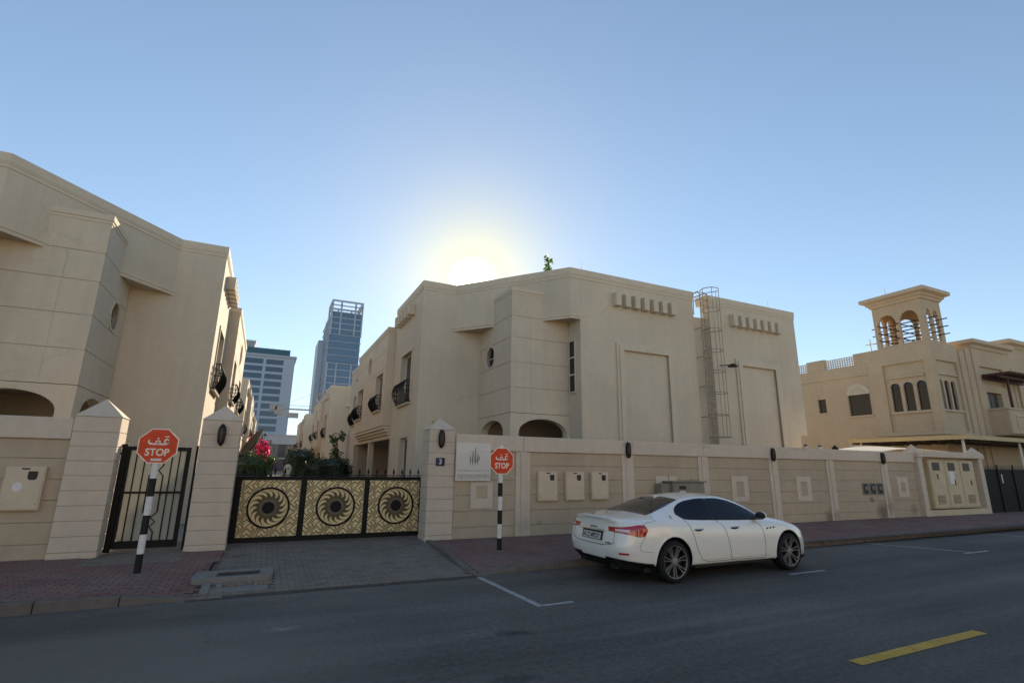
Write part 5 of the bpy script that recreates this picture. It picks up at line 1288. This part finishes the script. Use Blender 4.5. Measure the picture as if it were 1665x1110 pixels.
# fuel flap-free flanks: handles, vents, badges
def on_side(uu, z, off): p = S_side(uu, z)+N_side(uu, z)*off; return p
for sd in (-1, 1):
    for uu in (1.66, 2.60):
        m = MB(); L = [(on_side(uu+d, .845+.004*math.cos(d*8), .018+.010*math.cos(d*12))) for d in (-.12,-.08,-.04,0,.04,.08,.12)]
        m.poly_tube([(p.x, p.y*sd, p.z) for p in L], [.006,.012,.014,.015,.014,.012,.006], 8); build('door_handle', m, M['paint'] if False else M['chrome'], body, smooth=True)
        m = MB(); m.slab([oval(0,0,.10,.024,18)], lambda a,b,d: (lambda p: (p.x, p.y*sd, p.z))(on_side(uu+a, .838+b, d)), .0012, .0030); build('handle_recess', m, M['seam'], body)
    for k in range(3):
        uu = 3.47+k*.095
        m = MB(); m.slab([oval(0,0,.030,.0155,14)], lambda a,b,d: (lambda p: (p.x, p.y*sd, p.z))(on_side(uu+a+b*.5, .80+k*.006+b, d)), .001, .005); build('side_vent', m, M['car_black'], body)
    m = MB(); m.slab([oval(0,0,.028,.030,14)], lambda a,b,d: (lambda p: (p.x, p.y*sd, p.z))(on_side(1.14+a, 1.055+b, d)), .001, .004); build('pillar_badge', m, M['chrome'], body)
    # door mirror
    m = MB(); 
    m.lathe([(.004,-.075),(.055,-.065),(.085,-.03),(.09,.01),(.075,.05),(.04,.08),(.004,.092)], lambda a,b,h: (3.26+a*.72, sd*(.985+h*1.25), 1.045+b*.75), 16); build('mirror', m, M['car_black'] if sd < 9 else M['paint'], car, smooth=True)
    m = MB(); m.lathe([(.091,.0),(.078,.05),(.043,.085),(.004,.096)], lambda a,b,h: (3.275+max(a,-.02)*.74, sd*(.985+h*1.25), 1.047+b*.78), 16); build('mirror_cap', m, M['paint'], car, smooth=True)
    m = MB(); m.hexa([(3.20,sd*.84,.965),(3.34,sd*.84,.965),(3.32,sd*.93,1.01),(3.24,sd*.93,1.01),(3.20,sd*.84,.995),(3.34,sd*.84,.995),(3.32,sd*.93,1.04),(3.24,sd*.93,1.04)]); build('mirror_arm', m, M['car_black'], car)
# rear end: plate, chrome bar, lid gap, lettering, diffuser, exhausts
RX = lambda z: REAR(z)
def rear_box(nm, y0, y1, z0, z1, d0, d1, mat, par=body, bev=.003):
    m = MB(); m.hexa([(RX(z0)-d1,y0,z0),(RX(z0)-d1,y1,z0),(RX(z0)-d0,y1,z0),(RX(z0)-d0,y0,z0),(RX(z1)-d1,y0,z1),(RX(z1)-d1,y1,z1),(RX(z1)-d0,y1,z1),(RX(z1)-d0,y0,z1)]); return build(nm, m, mat, par, bevel=bev)
M['plate_bg'] = plain('plate_face', (0.50, 0.47, 0.42), .5, 0, .4, .08, 20)
rear_box('plate_recess', -.30, .30, .665, .812, -.004, .002, M['seam'])
pl = rear_box('licence_plate', -.26, .26, .675, .785, .003, .012, M['plate_bg'])
FP = lambda a,b,d: (RX(.72+b)-.0135, -a, .727+b)
for s_, cx in (('A', -.205), ('49717', .10)):
    build('plate_characters', text_mb(s_, .105, lambda a,b,d: FP(a+cx, b, d), 0, 0, bold=.002, xs=.92), M['car_black'], pl, recalc=False)
m = MB(); m.face([FP(-.13,.02,0), FP(-.05,.02,0), FP(-.05,.035,0), FP(-.13,.035,0)]); m.face([FP(-.14,-.03,0), FP(-.04,-.03,0), FP(-.04,-.015,0), FP(-.14,-.015,0)]); build('plate_emblem', m, M['seam'], pl, recalc=False)
rear_box('chrome_bar', -.36, .36, .818, .845, -.002, .022, M['chrome'], bev=.008)
rear_box('boot_badge', -.10, .10, .862, .880, .000, .008, M['seam'])
rear_box('model_badge', -.53, -.40, .640, .656, -.028, .000, M['seam'], bev=0)
lidp = []
for k in range(33):
    y = -.60+1.2*k/32; z = .600+.05*(abs(y)/.60)**4
    # find the rear surface at this y
    uu = 0
    for q in range(80):
        uu = q*.001
        if S_side(uu, z).y >= abs(y): break
    lidp.append((rear_x(uu, z)-.0005, y, z))
m = MB(); m.poly_tube(lidp, .005, 6); build('boot_lid_gap', m, M['seam'], body)
for sd in (-1, 1):
    m = MB(); L = []
    for k in range(8):
        z = .652+.19*k/7; yy = sd*(.60-.015*k/7); uu = 0
        for q in range(90):
            uu = q*.001
            if S_side(uu, z).y >= abs(yy): break
        L.append((rear_x(uu, z)-.0005, yy, z))
    m.poly_tube(L, .0035, 5); build('boot_lid_gap', m, M['seam'], body)
m = MB(); m.poly_tube([(.035+.03*abs(-1+2*k/20)**2, -.50+1.0*k/20, 1.044-.012*abs(-1+2*k/20)**3) for k in range(21)], .010, 6); build('boot_spoiler', m, M['paint'], body, smooth=True)
df = MB(); prof = [(.50, .10, .36), (.62, .16, .36), (.70, .30, .34)]
df.hexa([(.26,-.62,.205),(.26,.62,.205),(.9,.80,.20),(.9,-.80,.20),(.055,-.62,.385),(.055,.62,.385),(.9,.86,.40),(.9,-.86,.40)]); build('diffuser', df, M['car_black'], car, bevel=.02)
for sd in (-1, 1):
    for dy in (.40, .50):
        m = MB(); m.lathe([(.040,0),(.042,.10),(.034,.10),(.032,0)], lambda a,b,h: (.245-h, sd*dy+a, .262+b*.8), 16, True); build('exhaust_tip', m, M['chrome'], car, smooth=True)
m = MB(); m.box(.5, 4.7, -.80, .80, .19, .26); m.box(1.6, 3.55, -.86, .86, .20, .30); build('underbody', m, M['car_black'], car)
for sd in (-1, 1):
    for ax, az in AX:
        m = MB(); m.lathe([(RA+.012,0),(RA+.012,.30),(.05,.30)], lambda a,b,h: (ax+a, sd*(.905-h), az+max(b, -.14)), 32, caps=False); build('wheel_well', m, M['car_black'], car)
        m = MB(); m.poly_tube([(ax+RA*math.cos(a), sd*(abs(S_side(ax+RA*math.cos(a), max(az+RA*math.sin(a), .30)).y)-.006), az+RA*math.sin(a)) for a in [PI*(-.06+1.12*k/28) for k in range(29)]], .011, 6); build('arch_lip', m, M['paint'], body, smooth=True)
# shark-fin aerial
m = MB(); zf = ZT(1.62); m.hexa([(1.50,-.03,zf-.06),(1.72,-.022,zf-.005),(1.72,.022,zf-.005),(1.50,.03,zf-.06),(1.50,-.004,zf+.012),(1.56,-.004,zf+.014),(1.56,.004,zf+.014),(1.50,.004,zf+.012)]); build('aerial_fin', m, M['paint'], body, bevel=.004)
# wheels
def wheel(ax, sd):
    w0 = .958
    wl = MB(); Fw = lambda a,b,h: (ax+a, sd*(w0-h), .345+b)
    wl.lathe([(.262,.0),(.285,-.004),(.318,.004),(.336,.022),(.344,.05),(.345,.19),(.336,.225),(.30,.24),(.255,.235)], Fw, 48, True); t = build('wheel', wl, M['tyre'], car, smooth=True)
    m = MB(); m.lathe([(.262,.004),(.258,.012),(.235,.03),(.228,.16),(.245,.22)], Fw, 40, caps=False); rim = build('rim', m, M['rim'], t, smooth=True)
    m = MB(); m.lathe([(.264,-.001),(.266,.006),(.255,.012),(.252,.006)], Fw, 48, True); build('rim_lip', m, M['rim_edge'], t, smooth=True)
    m = MB(); m.lathe([(.225,.10),(.20,.105),(.02,.105)], Fw, 32); build('brake_disc', m, M['rim'], t)
    for k in range(7):
        a0 = 2*PI*k/7+.2
        for s_ in (-1, 1):
            m = MB(); pts = []
            for (rr, da, hw, dp) in ((.055,.20*s_,.007,.022), (.13,.13*s_,.0055,.026), (.20,.125*s_,.005,.020), (.257,.15*s_,.0065,.006)): pts.append((rr, da, hw, dp))
            A, B_ = [], []
            ring = []
            for rr, da, hw, dp in pts:
                c_, n_ = (rr*math.cos(a0+da), rr*math.sin(a0+da)), (-math.sin(a0+da), math.cos(a0+da))
                ring.append([m.P(Fw(c_[0]+n_[0]*hw*e, c_[1]+n_[1]*hw*e, dp+dd)) for e, dd in ((-1,0),(1,0),(1.3,.03),(-1.3,.03))])
            for i in range(3):
                for j in range(4): m.f.append([ring[i][j], ring[i+1][j], ring[i+1][(j+1)%4], ring[i][(j+1)%4]])
            m.f.append(ring[0][::-1]); m.f.append(ring[-1])
            build('spoke', m, M['rim_edge'], t)
    m = MB(); m.lathe([(.065,.03),(.060,.014),(.035,.006),(.033,.012),(.0,.010)], Fw, 20); build('hub', m, M['rim_edge'], t, smooth=True)
    return t
for ax, _ in AX:
    for sd in (-1, 1): wheel(ax, sd)
a = math.radians(1.4)
car.rotation_euler = (0, 0, a)
car.location = (6.56-1.07*math.cos(a), 8.215-1.07*math.sin(a), 0.0)
# ================================================================ inside the lane and beyond
def hedge(label, x0, x1, y0, y1, zt, mat, seed, n=5200, size=.09):
    R = random.Random(seed); cx, cy = (x0+x1)/2, (y0+y1)/2
    root = thing('hedge', label, 'hedge', (cx, cy, .12))
    a, b, h = (x1-x0)/2, (y1-y0)/2, zt-.12
    def surf(th, ph, s=1.0):
        e = .55
        f = lambda t: math.copysign(abs(t)**e, t)
        r = 1+.07*math.sin(5*th+seed)+.05*math.sin(9*ph+2*th)
        return Vector((cx+a*s*r*f(math.cos(th))*f(math.cos(ph)), cy+b*s*r*f(math.sin(th))*f(math.cos(ph)), .12+h*.5+h*.5*s*(1 if math.sin(ph) < 0 else r)*f(math.sin(ph))))
    m = MB(); N1, N2 = 18, 9
    I = [[m.P(surf(2*PI*i/N1, -PI/2+PI*j/N2, .9)) for i in range(N1)] for j in range(N2+1)]
    for j in range(N2):
        for i in range(N1): m.f.append([I[j][i], I[j][(i+1)%N1], I[j+1][(i+1)%N1], I[j+1][i]])
    build('twig_mass', m, M['leaf_dark'], root, recalc=False)
    m = MB(); leaf_cloud(m, [surf(R.uniform(0, 2*PI), math.asin(R.uniform(-.9, 1)), R.uniform(.88, 1.04)) for _ in range(n)], size, R, 0.0); build('leaves', m, M[mat], root, recalc=False, kind='stuff')
    return root
hedge('rounded bright green hedge just behind the left end of the golden gate', -1.75, .28, 20.0, 24.0, 2.22, 'leaf', 1)
hedge('dark clipped hedge behind the right half of the golden gate', 2.15, 4.25, 27.5, 31.0, 2.22, 'leaf_dark', 2)
hedge('low dark bush between the taller hedge and the clipped hedge', 1.75, 2.9, 26.4, 29.5, 1.98, 'leaf_dark', 3, 3000)
hedge('tall dark rounded hedge behind the middle of the golden gate', 1.35, 3.1, 35.0, 40.0, 2.85, 'leaf_dark', 4)
M['bloom'] = leaf_mat('magenta_bloom', (0.48, 0.018, 0.10), (0.75, 0.05, 0.20), .35)
t = thing('bougainvillea', 'magenta flowering bougainvillea behind the satellite dish', 'tree', (-.2, 26, .12))
R = random.Random(9)
m = MB()
for k in range(5):
    a = k*1.3; m.poly_tube([(-.2+.05*math.cos(a), 26+.05*math.sin(a), .1), (-.25+.18*math.cos(a), 26+.2*math.sin(a), 1.2), (-.3+.4*math.cos(a), 26+.4*math.sin(a), 2.5)], [.04, .03, .012], 6)
build('trunk', m, M['bark'], t)
def ell(c, r, n): 
    out = []
    for _ in range(n):
        q = Vector((R.gauss(0,1), R.gauss(0,1), R.gauss(0,1))).normalized()*R.uniform(.55, 1.05)
        out.append(Vector(c)+Vector((q.x*r[0], q.y*r[1], q.z*r[2])))
    return out
m = MB(); pts = ell((-.02,26,2.45),(.27,.4,.5),460)+ell((-.42,26,2.85),(.22,.3,.36),260)+ell((-.08,26,2.0),(.2,.3,.3),120); leaf_cloud(m, pts, .12, R); build('bracts', m, M['bloom'], t, recalc=False, kind='stuff')
m = MB(); leaf_cloud(m, ell((-.2,26.1,2.4),(.5,.5,.9),420), .11, R); build('leaves', m, M['leaf_dark'], t, recalc=False, kind='stuff')
for (x, y, zt, nm, mt, rr) in ((4.35, 35.8, 4.4, 'loose green tree growing against the second house on the right', 'leaf', .5), (.95, 60.0, 2.9, 'small green tree by the grey glass building at the lane end', 'leaf', .6)):
    t = thing('tree', nm, 'tree', (x, y, .12))
    m = MB(); m.poly_tube([(x,y,.1), (x+.08,y,1.6), (x-.05,y,zt*.8)], [.08, .06, .02], 7)
    for k in range(6):
        a = k*1.1; z = 1.5+k*(zt-2.0)/6; m.poly_tube([(x,y,z), (x+rr*.7*math.cos(a), y+rr*.7*math.sin(a), z+.5)], [.03, .01], 5)
    build('trunk', m, M['bark'], t)
    m = MB(); P = []
    for k in range(11):
        a = R.uniform(0, 2*PI); z = R.uniform(1.4, zt-.3); P += ell((x+rr*.6*math.cos(a), y+rr*.6*math.sin(a), z), (rr*.42, rr*.42, .34), 70)
    leaf_cloud(m, P, .16, R); build('crown', m, M[mt], t, recalc=False)
# ---- satellite dish, seen nearly edge-on
M['dish'] = plain('dish_grey', (0.085, 0.075, 0.065), .6, .2, .4, .15, 5)
t = thing('satellite_dish', 'large dark satellite dish tilted upward beside the left hedge', 'satellite dish', (-.75, 23.2, .12))
c = Vector((-.38, 23.4, 2.58)); ax = Vector((-.82, -.22, .52)).normalized(); e1 = ax.cross(Vector((0,0,1))).normalized(); e2 = e1.cross(ax)
m = MB(); m.lathe([(.02,0),(.25,.02),(.5,.085),(.72,.175),(.735,.165),(.5,.065),(.25,0.0),(.02,-.02)], lambda a,b,h: c+e1*a+e2*b+ax*h, 32); build('dish', m, M['dish'], t, smooth=True)
m = MB(); m.tube(c, (c.x+.12, c.y+.1, .1), .04, 8); build('mast', m, M['steel'], t)
m = MB()
for k in range(3):
    a = k*2*PI/3; m.tube(c+e1*.7*math.cos(a)+e2*.7*math.sin(a)+ax*.17, c+ax*.75, .012, 5)
build('feed_arms', m, M['steel'], t)
m = MB(); m.tube(c+ax*.7, c+ax*.85, .05, 10); build('feed_horn', m, M['white_paint'], t)
# ---- pale ornament behind the gate
t = thing('garden_ornament', 'small pale carved stone ornament standing behind the golden gate', 'ornament', (.86, 20.5, .12))
m = MB(); m.box(.70, 1.02, 20.35, 20.65, .12, 1.30); build('pedestal', m, M['cream'], t, bevel=.02)
m = MB(); m.lathe([(.11,1.301),(.13,1.34),(.09,1.40),(.10,1.55),(.13,1.68),(.12,1.80),(.07,1.87),(.01,1.89)], lambda a,b,h: (.86+a,20.5+b*.8,h), 14); o = build('carved_head', m, M['cream'], t, smooth=True)
m = MB(); m.lathe([(.028,0),(.028,.02)], lambda a,b,h: (.87+a,20.5-.105-h,1.74+b), 10); build('hollow', m, M['boxdark'], o)
# ---- yellow tool head behind the pillar
t = thing('yellow_lamp', 'small yellow and black work lamp behind the pillar right of the gate', 'lamp', (4.1, 13.5, .13))
m = MB(); m.tube((4.12,13.5,.13), (4.10,13.5,2.9), .015, 6); build('pole', m, M['black'], t)
m = MB(); m.tube((4.17,13.5,2.86), (4.03,13.45,3.05), .045, 12, .055); build('head', m, plain('yellow_plastic', (.42,.27,.02), .5), t)
m = MB(); m.tube((4.20,13.5,2.81), (4.171,13.5,2.859), .055, 12); build('collar', m, M['black'], t)

# ---- grey glass building across the lane's end
M['conc_blue'] = plain('grey_cladding', (0.36, 0.37, 0.40), .6, 0, .4, .06, .3)
M['curtain'] = glass_dark('curtain_glass', (0.045, 0.060, 0.075), .08)
M['tower_white'] = plain('tower_cladding', (0.37, 0.42, 0.49), .6, 0, .4, .05, .05)
M['band_glass'] = glass_dark('band_glass', (0.022, 0.055, 0.10), .12, 0, .7)
M['tower_glass'] = glass_dark('tower_glass', (0.07, 0.13, 0.21), .10, 0, .8)
b = thing('low_building', 'low grey building with a glazed front across the far end of the lane', 'building', (3, 122, 0))
BB = lambda nm, m, mat, par=b: build(nm, m, M[mat], par)
m = MB(); m.box(-14, 14, 120, 134, 5.95, 7.75); BB('upper_wall', m, 'conc_blue')
m = MB(); m.box(-14, 14, 121.2, 134, 0, 5.948); BB('core', m, 'conc_blue')
m = MB(); m.box(-14, 14, 120.2, 121.15, .6, 2.9); BB('ground_shutter', m, 'navy')
m = MB(); m.box(-14, 14, 120.05, 121.19, 2.95, 3.2); BB('ledge', m, 'conc_blue')
for k in range(9):
    x = -9+k*2.3; m = MB(); m.box(x, x+2.2, 120.6, 120.7, 3.22, 5.93); BB('pane', m, 'curtain')
    m = MB(); m.box(x+2.21, x+2.29, 120.5, 120.75, 3.22, 5.93); BB('mullion', m, 'conc_blue')
for k in range(5):
    m = MB(); x = -4+k*3.5; m.box(x, x+.05, 119.97, 119.999, 5.97, 7.74); BB('cladding_joint', m, 'groove')
m = MB(); m.box(-14, 14, 119.8, 134, 7.752, 7.95); BB('roof_edge', m, 'conc_blue')
# ---- banded office tower
h = thing('office_tower', 'white office tower with horizontal dark window bands at the end of the lane', 'tower', (-5, 230, 0))
HB = lambda nm, m, mat, par=h: build(nm, m, M[mat], par)
Y0 = 220; XR = 7.35; XL = -36
m = MB(); m.box(XL, XR, Y0+.6, Y0+22, 0, 43.2); HB('shaft', m, 'tower_white')
zs = [42.0-k*2.89 for k in range(14)]
m = MB(); m.box(3.25, XR+.01, Y0, Y0+.598, 0, 43.2); HB('corner_pier', m, 'tower_white')
m = MB(); m.box(-4.05, -3.0, Y0+.02, Y0+.598, 0, 43.2); HB('middle_pier', m, 'tower_white')
m = MB(); m.box(-16.8, -15.8, Y0+.02, Y0+.598, 0, 43.2); HB('middle_pier', m, 'tower_white')
for z in zs:
    for a, bb in ((-2.999, 3.249), (-15.799, -4.051), (-28.4, -16.801)):
        m = MB(); m.box(a, bb, Y0+.25, Y0+.55, z-1.95, z); HB('window_band', m, 'band_glass')
        m = MB(); m.box(a, bb, Y0+.01, Y0+.598, z-2.888, z-1.952); HB('spandrel', m, 'tower_white')
m = MB(); m.box(-28.4, 3.249, Y0+.01, Y0+.598, 42.002, 43.2); HB('spandrel', m, 'tower_white')
m = MB(); m.box(XL, XR+.6, Y0-.6, Y0+22.5, 43.202, 43.9); HB('roof_edge', m, 'tower_white')
M['teal'] = glass_dark('teal_balustrade', (0.02, 0.09, 0.12), .2)
for k in range(12):
    x = 5.2-k*2.1; m = MB(); m.box(x-2.0, x, Y0+.4, Y0+.6, 43.902, 46.4); HB('balustrade_glass', m, 'teal')
    m = MB(); m.box(x+.005, x+.095, Y0+.35, Y0+.65, 43.902, 46.6); HB('balustrade_post', m, 'frame_dark')
m = MB(); m.box(-36, -7.8, Y0+3, Y0+16, 43.902, 49.0); HB('plant_room', m, 'conc_blue')
m = MB(); m.box(-36, -7.5, Y0+2.6, Y0+16, 49.002, 49.6); HB('plant_room_roof', m, 'frame_white')
R = random.Random(4)
m = MB()
for k in range(5):
    x = -6+k*2.2; m.box(x, x+1.4, Y0+4, Y0+6, 43.9, 45.9+R.uniform(.6, 1.8))
HB('roof_plant', m, 'frame_dark')
# ---- glass tower with open crown
g = thing('glass_tower', 'tall blue glass tower with white grid and open crown behind the houses', 'tower', (30, 270, 0))
GB = lambda nm, m, mat, par=g: build(nm, m, M[mat], par)
Y0, XL, XR, Y1 = 260, 22.8, 38.2, 300
m = MB(); m.box(XL+.3, XR-.3, Y0+.3, Y1, 0, 76.6); GB('core', m, 'tower_glass')
cols = [XL, XL+4.3, XL+11.2, XR]
fl = 3.05
def frame_floors(z0, z1, n):
    for k in range(n+1):
        z = z0+(z1-z0)*k/n; m = MB(); m.box(XL, XR, Y0-.05, Y0+.25, z-.22, z+.22); GB('floor_band', m, 'tower_white')
for (z0, z1, n) in ((0, 50.5, 15), (64.8, 76.6, 4)):
    frame_floors(z0, z1, n)
    for i, x in enumerate(cols):
        xx = min(x, XR-.7) if i else x
        m = MB(); m.box(xx, xx+.7, Y0-.25, Y0-.06, z0, z1); GB('column', m, 'tower_white')
    for k in range(n):
        for a, bb in zip(cols, cols[1:]):
            m = MB(); za = z0+(z1-z0)*k/n+.23; zb = z0+(z1-z0)*(k+1)/n-.23; m.box(a+.71 if a != XL else XL+.71, bb-.02, Y0+.12, Y0+.28, za, zb); GB('pane', m, 'tower_glass')
for k in range(5):
    z = 50.8+k*3.5
    if k: m = MB(); m.box(XL-.1, XR+.1, Y0-.5, Y0+.2, z-.16, z+.1); GB('floor_band', m, 'tower_white')
    if k < 4: m = MB(); m.box(XL, XR-.6, Y0-.3, Y0+.1, z+.12, z+3.3); GB('pane', m, 'tower_glass')
# west side: white grid
for k in range(24):
    z = 1+k*3.2; m = MB(); m.box(XL+.05, XL+.29, Y0+.3, Y1, z, z+.9); GB('side_band', m, 'tower_white')
for k in range(9):
    y = Y0+k*4.9; m = MB(); m.box(XL-.15, XL+.045, y, y+.9, 0, 76.6-max(0, k-5)*4); GB('side_fin', m, 'tower_white')
m = MB(); m.box(XL-3.0, XL-.16, Y0+22, Y1, 0, 66); GB('rear_wing', m, 'tower_white')
# open crown frame
for x in cols:
    xx = min(x, XR-.8); m = MB(); m.box(xx, xx+.8, Y0-.2, Y0+.6, 76.83, 82.0); GB('crown_post', m, 'tower_white')
    m = MB(); m.box(xx, xx+.8, Y0+15, Y0+15.8, 76.83, 82.0); GB('crown_post', m, 'tower_white')
for (z, hh) in ((82.0, .8), (79.9, .4)):
    m = MB(); m.box(XL, XR, Y0-.2, Y0+.6, z, z+hh); GB('crown_beam', m, 'tower_white')
    m = MB(); m.box(XL, XL+.8, Y0+.61, Y0+15, z, z+hh); GB('crown_beam', m, 'tower_white')
    m = MB(); m.box(XR-.8, XR, Y0+.61, Y0+15, z, z+hh); GB('crown_beam', m, 'tower_white')
    m = MB(); m.box(XL, XR, Y0+15.01, Y0+15.8, z, z+hh); GB('crown_beam', m, 'tower_white')
# ---- tower crane between the towers
M['crane'] = plain('crane_paint', (0.34, 0.31, 0.27), .6, .2, .4, .1, .5)
c = thing('tower_crane', 'grey lattice tower crane with counterweights between the two towers', 'crane', (12, 150, 0))
m = MB()
mx, my, s = 12.0, 150, .7
for dx in (-s, s):
    for dy in (-s, s): m.tube((mx+dx,my+dy,0), (mx+dx,my+dy,21.5), .10, 5)
z = 0; k = 0
while z < 21:
    for dy in (-s, s): m.tube((mx-s*(1 if k % 2 else -1),my+dy,z), (mx+s*(1 if k % 2 else -1),my+dy,z+1.5), .055, 4)
    m.tube((mx-s,my-s,z), (mx+s,my-s,z), .05, 4); z += 1.5; k += 1
build('mast', m, M['crane'], c)
m = MB()
for (dx, dz) in ((0,0), (0,1.1)):
    m.tube((mx-11.6,my,16.3+dz), (mx+30,my,15.9+dz), .10 if dz == 0 else .05, 5)
k = 0
while k < 40:
    x = mx-11+k; m.tube((x,my,16.3), (x+.5,my,17.4), .035, 4); m.tube((x+.5,my,17.4), (x+1,my,16.3), .035, 4); k += 1
m.box(mx-11.5, mx+.5, my-.5, my+.5, 16.1, 16.42)
build('jib', m, M['crane'], c)
m = MB(); m.tube((mx,my,21.4), (mx-10.5,my,16.6), .04, 5); build('stay_cable', m, M['crane'], c)
for (x0, x1, z0, z1) in ((mx-10.6, mx-8.3, 14.7, 16.9), (mx-11.9, mx-10.0, 15.8, 17.4)):
    m = MB(); m.box(x0, x1, my-.9, my+.9, z0, z1); build('counterweight', m, M['crane'], c, bevel=.1)
m = MB(); m.box(mx-7.8, mx-4.6, my-.4, my-.2, 13.9, 15.3); build('sign_panel', m, M['crane'], c)
m = MB(); m.box(mx-.9, mx+1.6, my-.2, my+.2, 20.9, 21.15); build('head_beam', m, M['crane'], c)
